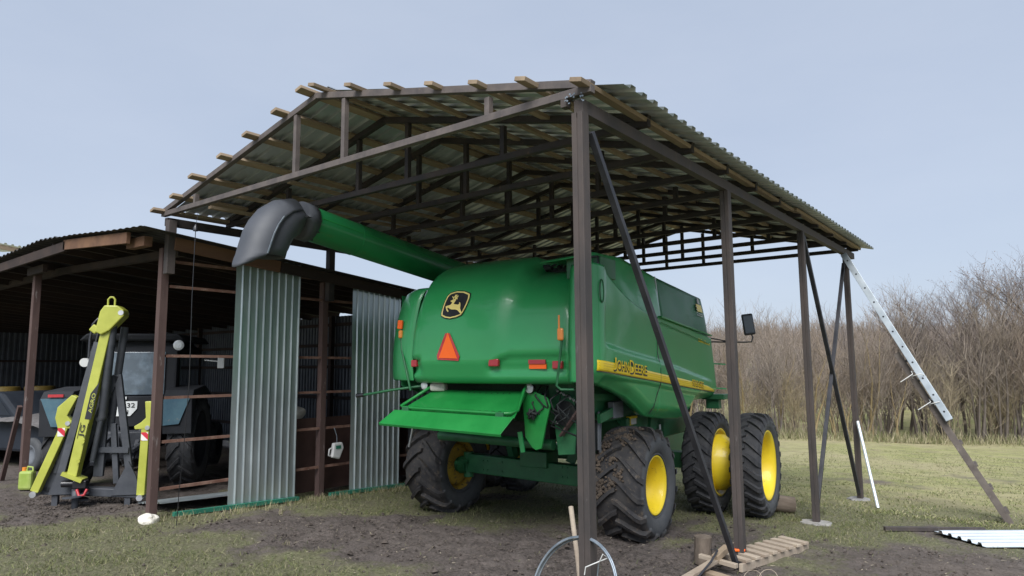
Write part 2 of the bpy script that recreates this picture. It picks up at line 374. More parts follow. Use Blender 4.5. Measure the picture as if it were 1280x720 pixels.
def grass_patch():
    """short yard grass and dry tufts, nobody could count it"""
    rnd = random.Random(3); vs = []; fs = []; col = []
    def blade(x, y, h, lean, w, c):
        a = rnd.uniform(0, 2*pi); z = gz(x, y) - .005; dx, dy = cos(a)*w, sin(a)*w
        lx, ly = rnd.gauss(0, lean), rnd.gauss(0, lean); k = len(vs)
        vs.extend([(x-dx, y-dy, z), (x+dx, y+dy, z), (x+lx*.45+dx*.7, y+ly*.45+dy*.7, z+h*.6), (x+lx*.45-dx*.7, y+ly*.45-dy*.7, z+h*.6), (x+lx, y+ly, z+h)])
        fs.extend([(k, k+1, k+2, k+3), (k+3, k+2, k+4)]); col.extend([c]*5)
    greens = [(.07,.09,.028), (.11,.13,.042), (.175,.18,.075), (.26,.235,.13), (.34,.30,.19)]
    n = 0; tries = 0
    while n < 80000 and tries < 600000:
        tries += 1
        if rnd.random() < .75: x = rnd.uniform(-.6, 9.5); y = rnd.uniform(-2.6, 7.5)
        else: x = rnd.uniform(3, 12); y = 4 + 16*rnd.random()**1.3
        m, d, f = soil(x, y)
        cl = noise.noise(V((x*2.2, y*2.2, 7.)))
        if rnd.random() > max(.01, (.62 - m*1.15)) * (0.35 + 1.1*max(0, cl+.25)): continue
        far = y > 7.0
        if y > 12 and rnd.random() > .6: continue
        c = greens[min(4, max(0, int(rnd.gauss(1.7 if y < 7 else 2.1, 1.1))))]
        h = rnd.uniform(.015, .05)*(1.0 if far else 1)
        blade(x, y, h, h*.9, .003*(2.0 if far else 1), tuple(k*(1.25 if far else 1) for k in c)); n += 1
    # taller dry tufts along the foot of the side wall, the posts and the canister
    for i in range(210):
        q = rnd.random()
        if q < .62: x = .14 + abs(rnd.gauss(0, .12)); y = rnd.uniform(.1, 4.6)
        elif q < .8: x = rnd.gauss(.25, .2); y = rnd.uniform(.0, 2.6)
        else: x = rnd.uniform(-.2, 6); y = rnd.uniform(-2.0, .4)
        for k in range(rnd.randint(3, 12)):
            h = rnd.uniform(.03, .12)*(1 if q < .8 else .6)
            blade(x+rnd.gauss(0, .02), y+rnd.gauss(0, .02), h, h*.35, .0032, greens[rnd.choice([1, 2, 3, 3, 4, 4])])
    for i in range(9000):   # ragged strip of long dead grass where the field meets the thicket
        x = rnd.uniform(-6, 14); y = edge_y(x) + rnd.gauss(.5, .8)
        h = rnd.uniform(.08, .5)*(1 if y > edge_y(x) else .5); blade(x, y, h, h*.35, .010, greens[rnd.choice([1, 2, 3, 3, 4, 4])])
    me = bpy.data.meshes.new('grass'); me.from_pydata(vs, [], fs)
    ca = me.color_attributes.new('tint', 'FLOAT_COLOR', 'POINT'); ca.data.foreach_set('color', [k for c in col for k in (*c, 1)])
    me.materials.append(M['grass']); o = bpy.data.objects.new('grass', me); C.objects.link(o)
    tag(o, 'short worn grass and dry tufts over the muddy yard', 'grass', kind='stuff')
grass_patch()
def clods():
    rnd = random.Random(11); mb = MB()
    for i in range(7000):
        if rnd.random() < .65: x = rnd.uniform(-.2, 8.6); y = rnd.uniform(-1.8, 5)
        else: x = rnd.uniform(-2.8, .6); y = rnd.uniform(-1.8, .5)
        m, d, f = soil(x, y)
        if rnd.random() > m*1.2: continue
        r = rnd.uniform(.005, .020) * (1.9 if rnd.random() < .07 else 1)
        ph = rnd.uniform(0, pi); z = gz(x, y) + r*.3 + .015*m
        vs = [(x + r*rnd.uniform(.7, 1.3)*cos(ph+k*pi/2.5), y + r*rnd.uniform(.7, 1.3)*sin(ph+k*pi/2.5), z-r*.3+rnd.uniform(-.2, .2)*r) for k in range(5)]
        mb.add(vs + [(x+rnd.uniform(-.3,.3)*r, y, z+r*.6), (x, y, z-r)], [(k, (k+1)%5, 5) for k in range(5)] + [((k+1)%5, k, 6) for k in range(5)], False)
    tag(mb.build('soil_crumbs', worn('soil_crumbs', (.045,.036,.03), (.10,.082,.07), .95, 0, 9, (.14,.12,.1), .62, .4), fixn=False), 'crumbled mud clods scattered over the bare soil', 'mud', kind='stuff')
clods()
def straw():
    rnd = random.Random(12); mb = MB()
    for i in range(650):
        x = rnd.uniform(.3, 8.8); y = rnd.uniform(-2, 5.5); a = rnd.uniform(0, pi); L = rnd.uniform(.012, .045); w = rnd.uniform(.0015, .003)
        z = gz(x, y) + .028; dx, dy = cos(a)*L, sin(a)*L; nx_, ny_ = -sin(a)*w, cos(a)*w
        mb.add([(x-nx_, y-ny_, z), (x+dx-nx_, y+dy-ny_, z+rnd.uniform(0, .012)), (x+dx+nx_, y+dy+ny_, z+.004), (x+nx_, y+ny_, z+.003)], [(0, 1, 2, 3)])
    tag(mb.build('straw', worn('straw_bits', (.28, .24, .17), (.38, .33, .24), .8, 0, 9, None, .6, 0), fixn=False), 'pale straw and wood chips strewn over the muddy yard', 'straw', kind='stuff')
straw()

# ------------------------------------------------------------------ new open shed
W, H, RISE, SP = 6.15, 3.90, .77, .876
NT = 11; LEN = SP*(NT-1)
OV = .11
posts_y = [0, 2.82, 5.62, 8.29]; post_foot = [.12, .0, -.12, -.22]
shed = thing('open_shed', 'tall new open steel shed with timber purlins over the green combine', 'shed', (W/2, 0, .1))
SO = V((-W/2, 0, -.1))
def sv(x, y, z): return V((x, y, z)) + SO
def ztop(x):
    """top of the truss top chord"""
    return H + RISE*(1-abs(x-W/2)/(W/2)) + .02
for i, (y, zf) in enumerate(zip(posts_y, post_foot)):
    w = .092 if i < 2 else .084
    mb = MB()
    mb.beam(sv(W-w/4-.001, y, zf-.3), sv(W-w/4-.001, y, 3.74), w/2-.004, w, (0,1,0))
    mb.beam(sv(W+w/4+.001, y, zf-.3), sv(W+w/4+.001, y, 3.74), w/2-.004, w, (0,1,0))
    mb.box(sv(W, y, 1.8), (.016, w*.88, 3.8))
    pst = mb.build('post', 'rust', shed, bevel=.004)
    if i < 2:
        mb = MB(); rw = random.Random(i)
        for k in range(16): mb.box(sv(W + rw.uniform(-.09, .07), y - w/2 - .002, 3.83 + rw.uniform(-.03, .06)), (rw.uniform(.006, .018), .006, rw.uniform(.004, .012)), Matrix.Rotation(rw.uniform(-.8, .8), 3, 'Y'))
        o_ = mb.build('weld_bead', 'wire', pst); o_['kind'] = 'stuff'
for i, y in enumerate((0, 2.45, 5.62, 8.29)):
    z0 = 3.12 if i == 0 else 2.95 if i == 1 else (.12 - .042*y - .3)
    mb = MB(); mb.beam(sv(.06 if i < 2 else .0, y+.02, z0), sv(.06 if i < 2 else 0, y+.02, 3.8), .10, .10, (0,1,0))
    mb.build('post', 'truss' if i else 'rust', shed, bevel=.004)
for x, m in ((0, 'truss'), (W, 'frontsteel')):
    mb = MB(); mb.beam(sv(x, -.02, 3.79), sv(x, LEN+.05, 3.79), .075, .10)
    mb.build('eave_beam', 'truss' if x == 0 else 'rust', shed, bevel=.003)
mb = MB(); mb.box(sv(W-.12, -.0, 3.84), (.05, .06, .06)); mb.build('beam_stub', 'rust', shed)
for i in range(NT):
    y = i*SP; t = .06; k = 'frontsteel' if i == 0 else 'truss'  # inner trusses get the shade-darkened steel, the front one the lighter
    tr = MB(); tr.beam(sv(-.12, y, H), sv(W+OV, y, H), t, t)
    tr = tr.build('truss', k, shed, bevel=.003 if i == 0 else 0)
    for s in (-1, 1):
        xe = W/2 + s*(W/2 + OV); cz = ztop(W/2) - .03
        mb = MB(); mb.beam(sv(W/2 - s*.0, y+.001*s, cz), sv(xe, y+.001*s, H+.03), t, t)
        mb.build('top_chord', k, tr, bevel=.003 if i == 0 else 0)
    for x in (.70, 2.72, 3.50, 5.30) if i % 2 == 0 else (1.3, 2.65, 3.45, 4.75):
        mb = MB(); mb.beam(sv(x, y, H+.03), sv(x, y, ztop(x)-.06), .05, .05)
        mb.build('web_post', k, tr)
    if i in (1, 3, 6):
        mb = MB(); mb.beam(sv(.35, y, H+.02), sv(.02, y+.5, 3.82), .03, .03); mb.build('knee_brace', k, tr)
# timber purlins along the shed, seven on each slope, their ends sticking out past the front truss
rnd = random.Random(5)
for s, xs_ in ((-1, (-.07, .38, .93, 1.49, 2.02, 2.55, 3.00)), (1, (3.22, 3.74, 4.27, 4.77, 5.26, 5.76, 6.21))):
    for xx in xs_:
        zc = H + RISE*(1-abs(xx-W/2)/(W/2)) + .046
        ang = atan2(RISE, W/2)*(-s)
        y0 = -.18 + rnd.uniform(-.03, .03); y1 = LEN + .15
        cut = rnd.uniform(3.2, 5.2); ins = rnd.uniform(-.012, .012)
        u = V((-sin(ang), 0, cos(ang)))
        mb = MB(); mb.beam(sv(xx, y0, zc), sv(xx+ins, cut, zc-.006), .10, .034, u)
        mb.build('purlin_board', 'wood_new', shed, bevel=.003)
        mb = MB(); mb.beam(sv(xx+.02-ins, cut+.004, zc+.002), sv(xx+.02, y1, zc), .098, .040, u)
        mb.build('purlin_board', 'wood_new', shed)
# loose spare boards laid along the left slope under the sheets
for x0, y0, x1, y1 in ((.95, .35, 1.05, 3.4), (1.55, .7, 1.5, 3.9), (.55, .25, .6, 2.9)):
    mb = MB(); mb.beam(sv(x0, y0, ztop(x0)-.115), sv(x1, y1, ztop(x1)-.12), .07, .035); mb.build('spare_board', 'wood_new', shed)
# roof sheets: ribs run down the slope
sl = atan2(RISE, W/2)
for s in (-1, 1):
    run = V((s*cos(sl), 0, -sin(sl))); nrm = V((s*sin(sl), 0, cos(sl)))
    L = (W/2)/cos(sl) + (.31 if s > 0 else .10)
    o = sv(W/2, .10, ztop(W/2) + .068)
    rows = corr_rows(o, run, (0, 1, 0), L, LEN + .18, .18, .030, nrm, nrun=14, side=.06, duty=.34,
                     sag=lambda t, a: .012*noise.noise(V((t*.9, a*.45, 2.))))
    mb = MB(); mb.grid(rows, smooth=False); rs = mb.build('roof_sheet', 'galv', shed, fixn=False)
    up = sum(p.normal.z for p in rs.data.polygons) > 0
    if up: rs.data.flip_normals()            # zinc face down, dark grey-green face on top
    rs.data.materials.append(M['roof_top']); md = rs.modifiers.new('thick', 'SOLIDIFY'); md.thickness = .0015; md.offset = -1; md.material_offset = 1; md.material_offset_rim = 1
mb = MB()
for s in (-1, 1): mb.beam(sv(W/2+s*.0, .1, ztop(W/2)+.105), sv(W/2+s*.001, LEN+.55, ztop(W/2)+.105), .02, .01)
mb.build('ridge_strip', 'galv', shed)
# braces between the right-hand posts
for a, b, r in (((W+.03, .09, 3.62), (W+.07, 2.55, .02), .044), ((W+.0, 5.72, 3.70), (W+.0, 8.2, -.10), .05), ((W-.02, 8.22, 3.6), (W-.02, 5.72, .0), .045)):
    mb = MB(); mb.beam(sv(*a), sv(*b), r, r*1.1, (1,0,0)); mb.build('diagonal_brace', 'darksteel', shed, bevel=.003)
for x, y, z, lab in ((W-.02, 5.60, -.115, 'pale concrete pad at the foot of the third right-hand post'), (W-.02, 8.27, -.225, 'pale concrete pad at the foot of the farthest right-hand post')):
    mb = MB(); rr = random.Random(int(y)); ring = [(x+(.19+rr.uniform(-.04, .04))*cos(k*pi/8), y+(.17+rr.uniform(-.04, .04))*sin(k*pi/8)) for k in range(16)]
    mb.poly([(a, b, z-.1) for a, b in ring], (0, 0, .125)); tag(mb.build('concrete_pad', 'concrete', bevel=.01), lab, 'footing', 'concrete pads under the shed posts')

# ------------------------------------------------------------------ old barn
barn = thing('old_barn', 'low old barn with open front, rusty posts and rails, galvanised sheets on its side', 'barn', (-6, 3, .1))
BO = V((6, -3, -.1))
def bv(x, y, z): return V((x, y, z)) + BO
RP = [(-18, 3.68), (-7, 3.72), (-5.35, 3.76), (-3.15, 3.85), (-1.9, 3.79), (-.64, 3.69), (.42, 3.62)]
def rz_(x, y): return interp(RP, x) - .087*(y+.3)
# roof
xs = []; x = -18.0
while x < .34: xs.append(x); x += .0457
rows = []
for yy in (-.42, 0, 1.5, 3, 4.5, 6.3):
    r = []
    for i, xx in enumerate(xs):
        hh = (0, 0, .028, .028)[i % 4] if xx < -2.4 else (0, 0, .010, .010)[i % 4]
        r.append(bv(xx, yy, rz_(xx, yy) - .005 + hh))
    rows.append(r)
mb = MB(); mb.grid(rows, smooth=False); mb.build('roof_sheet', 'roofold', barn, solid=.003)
# rafters and fascia boards
def seg(p0, p1, w, h, mat, name):
    mb = MB(); mb.beam(bv(*p0), bv(*p1), w, h); return mb.build(name, mat, barn)
for (x0, x1, dz, m) in ((-2.35, -.28, -.10, 'wood_side'), (-6, -2.3, -.12, 'wood_dark'), (-12, -6.05, -.12, 'wood_dark'), (-18, -12.05, -.12, 'wood_dark')):
    seg((x0, -.34, rz_(x0, -.34)+dz), (x1, -.34, rz_(x1, -.34)+dz), .045, .14, m, 'front_fascia')
for k in range(24):
    x = -17.6 + k*.77
    if x > 0: break
    seg((x, -.3, rz_(x, -.3)-.085), (x, 6.2, rz_(x, 6.2)-.085), .05, .12, 'wood_dark', 'rafter')
seg((-17.9, .3, 3.46), (-4.3, .3, 3.58), .10, .10, 'wood_dark', 'front_beam')
seg((-4.29, .3, 3.58), (-.2, .3, 3.46), .10, .10, 'wood_dark', 'front_beam')
seg((-4.4, -.14, 3.52), (-3.7, -.14, 3.53), .06, .12, 'wood_dark', 'beam_block')
seg((-.55, -.2, 3.53), (-.05, -.2, 3.52), .10, .12, 'wood_side', 'beam_block')
seg((.12, .05, rz_(.2, .05)-.10), (.12, 1.55, rz_(.2, 1.55)-.10), .045, .16, 'wood_side', 'side_fascia')
seg((.12, 1.56, rz_(.2, 1.56)-.10), (.12, 4.1, rz_(.2, 4.1)-.10), .045, .15, 'wood_dark', 'side_fascia')
seg((.12, 4.11, rz_(.2, 4.11)-.10), (.12, 6.2, rz_(.2, 6.2)-.10), .045, .15, 'wood_dark', 'side_fascia')
for y, w in ((.02, .098), (2.47, .10), (4.9, .10)):
    mb = MB(); mb.beam(bv(-.08, y, .12-.042*y-.3), bv(-.08, y, rz_(0, y)-.16), w, w, (0,1,0))
    if y < 1: mb.beam(bv(-.145, y+.01, -.1), bv(-.145, y+.01, 3.4), .028, .08, (0,1,0))
    mb.build('post', 'oldpost', barn, bevel=.005)
for x in (-4.3, -8.7, -13.1, -17.5):
    mb = MB(); mb.beam(bv(x, -.05, -.1), bv(x, -.05, 3.5), .105, .10, (0,1,0)); mb.build('post', 'oldpost', barn, bevel=.005)
seg((-5.1, -.1, .13), (-4.5, -.1, 1.35), .06, .06, 'oldpost', 'post_prop')
# side rails
for k, (z, y1) in enumerate(((3.30, 4.9), (2.98, 4.9), (2.10, 4.9), (1.58, 4.9), (1.04, 4.9), (.47, 4.9))):
    seg((-.06, .09, z), (-.06, y1, z-.02), .035, .035, 'railrust', 'side_rail')
# back wall with girts and corrugated sheets, a bright slit left under the roof
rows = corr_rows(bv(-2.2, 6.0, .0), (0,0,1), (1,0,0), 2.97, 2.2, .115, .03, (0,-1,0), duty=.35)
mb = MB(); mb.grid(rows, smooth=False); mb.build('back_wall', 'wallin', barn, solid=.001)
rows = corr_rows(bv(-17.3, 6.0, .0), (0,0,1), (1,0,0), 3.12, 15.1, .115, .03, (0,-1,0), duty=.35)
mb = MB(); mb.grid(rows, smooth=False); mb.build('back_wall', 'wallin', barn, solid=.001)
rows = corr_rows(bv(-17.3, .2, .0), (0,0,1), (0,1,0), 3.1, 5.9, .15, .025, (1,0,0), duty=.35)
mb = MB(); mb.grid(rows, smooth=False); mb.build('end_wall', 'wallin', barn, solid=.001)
for z in (.5, 1.25, 1.95, 2.45, 2.92):
    seg((-17.2, 5.93, z), (-.1, 5.93, z), .05, .07, 'wood_dark', 'girt')
seg((-17.32, .0, 3.42), (-17.32, 6.0, 3.0), .03, .62, 'wood_dark', 'gable_board')
for z in (1.3, 2.2): seg((-17.22, .3, z), (-17.22, 5.9, z), .05, .06, 'wood_dark', 'girt')
for x in (-1.3, -4.3, -7.3, -10.3, -13.3):
    mb = MB(); mb.beam(bv(x, 5.85, -.2), bv(x, 5.85, 3.12), .1, .1, (0,1,0)); mb.build('back_post', 'wood_dark', barn)
# brown lower partition seen between the sheets, right rear corner
seg((-.32, 2.05, .62), (-.32, 4.85, .62), .02, 1.10, 'brownsheet', 'partition_sheet')
# side wall sheets
for k, (y0, y1, zt, zb, lab) in enumerate(((.95, 1.97, 3.47, .06, 'tall bluish corrugated wall sheet under the auger spout'), (2.95, 3.97, 3.30, .0, 'shorter corrugated wall sheet beside the combine'))):
    rows = corr_rows(bv(.02, y0, zb), (0,0,1), (0,1,0), zt-zb, y1-y0, .1134, .021, (1,0,0), side=.09, duty=.08, nrun=12,
                     sag=lambda t, a: .006*noise.noise(V((t*1.3, a*1.5, k*4.))))
    mb = MB(); mb.grid(rows, smooth=False); o = mb.build('wall_sheet', 'galv_panel', barn, solid=.0012); o['label'] = lab
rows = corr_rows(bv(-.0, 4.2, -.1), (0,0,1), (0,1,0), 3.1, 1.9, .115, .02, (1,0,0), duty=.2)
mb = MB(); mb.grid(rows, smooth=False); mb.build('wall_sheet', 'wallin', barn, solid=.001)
mb = MB()
mb.beam(bv(.07, .22, .165), bv(.07, 2.0, .085), .06, .05); mb.beam(bv(.07, 2.55, .055), bv(.07, 4.9, -.045), .06, .05)
mb.build('foot_rail', 'kerbgreen', barn)
# sheets lying on the floor behind the rails
lean = V((-.35, .6, .12))
rows = corr_rows((-1.15, .30, .14), (.05, 1, -.03), (1, -.05, .12), 1.7, .85, .11, .02, (-.2, 0, 1), duty=.3)
mb = MB(); mb.grid(rows, smooth=False); tag(mb.build('metal_sheet', 'galv_panel', solid=.001), 'corrugated sheet offcut lying inside the barn behind the rusty rails', 'metal sheet')
# small neighbouring roof behind the barn
nb = thing('far_shed', 'far open shed roof edge with pale timber, just above the barn roof at far left', 'shed', (-23, 1, .1))
e0, e1 = V((2.0, -4.2, 6.95)), V((2.0, 4.0, 6.15))
mb = MB(); mb.beam(e0, e1, .06, .16); mb.build('fascia', 'wood_new', nb)
mb = MB(); rows = corr_rows(e0 + V((.08, 0, .12)), (-1, 0, .10), (0, 1, -.0976), 4.5, 8.3, .22, .05, (0, 0, 1)); mb.grid(rows, smooth=False); mb.build('roof_sheet', 'galv', nb, solid=.003)
for x, y in ((1.95, -4), (1.95, 0), (1.95, 3.8), (-2.2, -4), (-2.2, 3.8)):
    mb = MB(); mb.beam((x, y, -.3), (x, y, 6.0 if x > 0 else 6.4), .14, .14, (0, 1, 0)); mb.build('post', 'oldpost', nb)

# ------------------------------------------------------------------ combine harvester
TH = radians(5.0)
OX, OY = 5.05, 3.33
CZ0 = -.06
cmb = thing('combine_harvester', 'big green combine harvester with yellow wheels parked under the open shed, seen from behind', 'combine harvester',
            (OX - 1.7*cos(TH), OY - 1.7*sin(TH), CZ0), TH)
def c(a, b, z): return V((a + 1.7, b, z - CZ0))

def tyre_mesh(R, Wd, rim, nlug, lug_h, skew):
    """carcass lathe and chevron lugs, axis along X, centre at origin"""
    hw = Wd/2; Rc = R - lug_h
    prof = [(-hw*.62, rim), (-hw*.80, rim+.01), (-hw*.97, rim+(Rc-rim)*.35), (-hw*1.0, rim+(Rc-rim)*.62), (-hw*.93, Rc-.035), (-hw*.80, Rc-.010), (-hw*.4, Rc), (0, Rc+.003)]
    prof = prof + [(-a, r) for a, r in prof[-2::-1]]
    n = 64; mb = MB()
    rows = [[(a, r*cos(2*pi*k/n), r*sin(2*pi*k/n)) for k in range(n)] for a, r in prof]
    mb.grid(rows, smooth=True, closed=True)
    # side-wall rings
    for s in (-1, 1):
        rr = rim+.03
        mb.grid([[(s*(hw*.86+dx), (rr+dr)*cos(2*pi*k/n), (rr+dr)*sin(2*pi*k/n)) for k in range(n)] for dx, dr in ((0, -.01), (.006, 0), (0, .012))], True, True)
    def rc(a):
        t = abs(a)/hw
        if t < .4: return Rc
        if t < .8: return Rc - .010*(t-.4)/.4
        if t < .93: return Rc-.010 - .025*(t-.8)/.13
        return Rc-.035 - (t-.93)/.07*(Rc-rim)*.22
    for s in (-1, 1):
        for k in range(nlug):
            th0 = 2*pi*(k + (.5 if s > 0 else 0))/nlug
            L = []
            steps = [-.06, .12, .32, .54, .74, .88, .96, 1.0]
            for t in steps:
                a = s*hw*t*1.02; th = th0 + skew*(max(t, 0)**1.15)
                wd = (.030 + .012*max(t, 0))*(R/.64)
                top = (rc(a) + lug_h*(1 if t < .9 else (.93 if t < .98 else .3)))
                base = rc(a) - .006
                if t >= 1.0: a = s*(hw*1.03); top = Rc-.05; base = Rc-.085
                w2 = wd*.72
                L.append([(a, base, th, wd), (a, top, th, w2)])
            vs = []
            for (a, b_, th, wd), (a2, t_, th2, w2) in L:
                for rr, ww in ((b_, -wd), (t_, -w2), (t_, w2), (b_, wd)):
                    an = th + ww/R
                    vs.append((a, rr*cos(an), rr*sin(an)))
            fs = []
            for i in range(len(L)-1):
                for j in range(3): fs.append((i*4+j, i*4+j+1, (i+1)*4+j+1, (i+1)*4+j))
            fs.append((0, 1, 2, 3)); e = (len(L)-1)*4; fs.append((e, e+1, e+2, e+3))
            mb.add(vs, fs, False)
    return mb
def lathe(prof, n=48):
    mb = MB(); mb.grid([[(a, r*cos(2*pi*k/n), r*sin(2*pi*k/n)) for k in range(n)] for a, r in prof], True, True); return mb
def make_wheel(name, R, Wd, rim, nlug, lug_h, skew, centre, outward, dish, tyre_mat, rim_mat, parent, hubmat):
    """outward = +1 if the outer face looks to +X; dish = depth of the disc from that face"""
    hub = MB(); s = outward; hw = Wd/2
    d = s*(hw*.80 - dish)
    hub.grid([[(d + s*dx, r*cos(2*pi*k/24), r*sin(2*pi*k/24)) for k in range(24)] for dx, r in ((-.02, .001), (-.02, rim*.30), (.02, rim*.30), (.025, rim*.24), (.035, rim*.22), (.035, .001))], True, True)
    for k in range(8):
        an = 2*pi*k/8; hub.tube([(d, rim*.42*cos(an), rim*.42*sin(an)), (d + s*.03, rim*.42*cos(an), rim*.42*sin(an))], .014, 6)
    h = hub.build(name, hubmat, parent); h.location = centre
    for k in range(8 if rim > .3 else 0):
        an = 2*pi*k/8 + .2; mb = MB(); mb.tube([(d + s*.004, rim*.62*cos(an), rim*.62*sin(an)), (d + s*.022, rim*.62*cos(an), rim*.62*sin(an))], .012, 6); mb.build('wheel_bolt', 'chrome', h)
    t = tyre_mesh(R, Wd, rim, nlug, lug_h, skew).build('tyre', tyre_mat, h)
    pr = [(-hw*.74*s, rim*1.03), (-hw*.70*s, rim*.97), (-hw*.5*s, rim*.90), (0, rim*.86), (hw*.5*s, rim*.88), (hw*.72*s, rim*.96), (hw*.80*s, rim*1.03), (hw*.84*s, rim*1.04), (hw*.84*s, rim*.985), (hw*.70*s, rim*.935), (hw*.45*s, rim*.86), (d + s*.03, rim*.85), (d, rim*.74), (d - s*.012, rim*.5), (d, rim*.25), (d, .02)]
    r = lathe(pr).build('rim', rim_mat, h, fixn=False)
    return h
# rear steering wheels
rr_ = make_wheel('rear_wheel',   .660, .60, .325, 16, .052, .42, c(-.30, .05, .565), 1, .30, 'tyre_mud', 'yellow', cmb, 'yellow')
lr_ = make_wheel('rear_wheel', .660, .60, .325, 16, .052, .42, c(-3.10, .05, .60), -1, .42, 'tyre_mud', 'yellow_dirty', cmb, 'green_in')
rr_.rotation_euler = (.35, 0, 0)
for a in (.75-.2, .10-.2, -3.5+.2-.0, -4.15+.2):
    s = 1 if a > -1.7 else -1
    inner = abs(a + 1.7) < 2.0
    h = make_wheel('drive_wheel', .70, .40, .455, 24, .037, .22, c(a, 2.25, .575), s, .30 if not inner else .06, 'tyre', 'yellow', cmb, 'yellow')
    if inner:  # drum between the twin wheels
        mb = MB(); mb.grid([[(s*dx, r*cos(2*pi*k/32), r*sin(2*pi*k/32)) for k in range(32)] for dx, r in ((.08, .385), (.22, .385), (.44, .20), (.46, .2))], True, True)
        mb.build('spacer_drum', 'yellow', h, fixn=False)
    h.rotation_euler = (random.uniform(0, 1), 0, 0)
# mud caked on the right rear tyre
mb = MB(); rnd = random.Random(4)
for cx_, th_, nn, sp in ((-.02, -.0, 0, 0),) + tuple((rnd.uniform(-.26, .12), rnd.uniform(pi*.52, pi*1.02), rnd.randint(10, 30), .034) for _ in range(26)):
    for k in range(nn):
        a = cx_ + rnd.gauss(0, sp); th = th_ + rnd.gauss(0, sp/.64*1.3); r = .632 + rnd.uniform(-.01, .012); q = rnd.uniform(.006, .020)
        y, z = r*cos(th-pi/2+pi/2), r*sin(th)
        y = -abs(r*cos(th)) if True else y; z = r*sin(pi-th)
        p = V((a, y, z)); 
        m_ = bmesh.new(); bmesh.ops.create_icosphere(m_, subdivisions=1, radius=q)
        mb.add([p + V((v.co.x*rnd.uniform(.8, 1.6), v.co.y*rnd.uniform(.5, 1.1), v.co.z*rnd.uniform(.8, 1.5))) for v in m_.verts], [[v.index for v in f.verts] for f in m_.faces], False); m_.free()
mudo = mb.build('caked_mud', 'mud_clod', cmb, fixn=False); mudo['kind'] = 'stuff'; mudo.location = c(-.30, .05, .565)

# rear hood
def hood_b(a, z):
    """how far back (b) the hood skin stands at height z, across a"""
    base = interp([(1.74, -1.20), (1.80, -1.27), (2.0, -1.33), (2.35, -1.32), (2.6, -1.27), (2.8, -1.19), (2.95, -1.10), (3.08, -.98), (3.18, -.83), (3.25, -.60)], z)
    t = (a + 1.53)/1.08
    return base - .06*(1-t*t) + .03*abs(t)**6 + .05*sst(a, -1.38, -1.12)*sst(z, 2.05, 2.35)
def hood_drop(a): return .20*sst(a, -1.22, -1.02)
def hood_lo(a): return 1.77 if a < -1.0 else 1.77
ZL = [1.755, 1.775, 1.80, 1.84, 1.88, 1.92, 1.96, 2.0, 2.03, 2.06, 2.10, 2.16, 2.25, 2.35, 2.45, 2.55, 2.65, 2.74, 2.82, 2.90, 2.97, 3.03, 3.08, 3.13, 3.17, 3.205, 3.23, 3.25]
def recess(a, z):
    """scooped lamp pockets in the lower skin"""
    zr = 2.045 if a > -1.3 else 2.045
    right = sst(a, -1.50, -1.36)*(1-sst(a, -.50, -.47))
    right *= 1-sst(z - (2.06 - .10*(1-sst(a, -1.45, -1.15))), -.012, .012)
    left = (1-sst(a, -2.50, -2.42))
    left *= 1-sst(z, 2.035, 2.06)
    v = max(right, left)*sst(z, 1.84, 1.90)
    return .055*v
rows = []
for z in ZL:
    aL = interp([(1.75, -2.66), (2.0, -2.64), (2.4, -2.60), (2.8, -2.55), (3.0, -2.53), (3.12, -2.49), (3.2, -2.43), (3.25, -2.34)], z)
    aR = interp([(1.75, -.47), (2.0, -.43), (2.4, -.43), (2.8, -.47), (3.25, -.50)], z)
    r = []
    N = 64
    for k in range(N+1):
        a = lerp(aL, aR, k/N)
        e = min((a-aL)/.10, 1); e2 = min((aR-a)/.05, 1)
        zz = z - hood_drop(a)*max(0, (z-2.5)/.75)
        b = hood_b(a, z) + recess(a, z) + .035*(1-e)**2 + .03*(1-e2)**2
        r.append(c(a, b, zz))
    rows.append(r)
for b in (-.5, -.1, .5, 1.0):
    rows.append([c(lerp(-2.34, -.5, k/64), b, 3.262 - hood_drop(lerp(-2.2, -.5, k/64)) + .0) for k in range(65)])
mb = MB(); mb.grid(rows, True)
hood = mb.build('rear_hood', 'green', cmb, solid=.006, fixn=False, offset=1)
# left and right rounded corner panels
def lerp_v(a, b, t): return a*(1-t) + b*t
def corner(prof, name, top, taper):
    """prof: plan outline from hood edge to the flank"""
    rows = []
    for z in [1.775, 1.79, 1.83, 1.90, 1.98, 2.1, 2.3, 2.5, 2.65, 2.78, 2.86, 2.91, 2.945, 2.965]:
        zz = z if z < 2.6 else lerp(2.6, top, (z-2.6)/.365)
        tp = interp([(1.775, .05), (1.80, .02), (1.86, 0), (2.2, 0), (2.5, .12), (2.8, .34), (2.91, .52), (2.965, .75)], z)*taper
        rows.append([c(a + tp*wa, b + tp*wb, zz) for a, b, wa, wb in prof])
    mb = MB(); mb.grid(rows, True); return mb.build(name, 'green', cmb, solid=.006)
corner([(-2.63, -1.25, .27, .45), (-2.74, -1.245, .27, .45), (-2.85, -1.225, .28, .46), (-2.98, -1.165, .3, .5), (-3.10, -1.09, .36, .5), (-3.20, -.99, .43, .45), (-3.27, -.87, .5, .35), (-3.30, -.74, .5, .2), (-3.30, -.4, .5, 0), (-3.30, .4, .5, 0)], 'corner_panel', 2.93, .55)
corner([(-.415, -1.36, 0, .15), (-.36, -1.385, 0, .15), (-.30, -1.385, 0, .15), (-.25, -1.37, 0, .12), (-.21, -1.345, 0, .1), (-.175, -1.315, -.02, .05)], 'corner_panel', 3.01, .8)
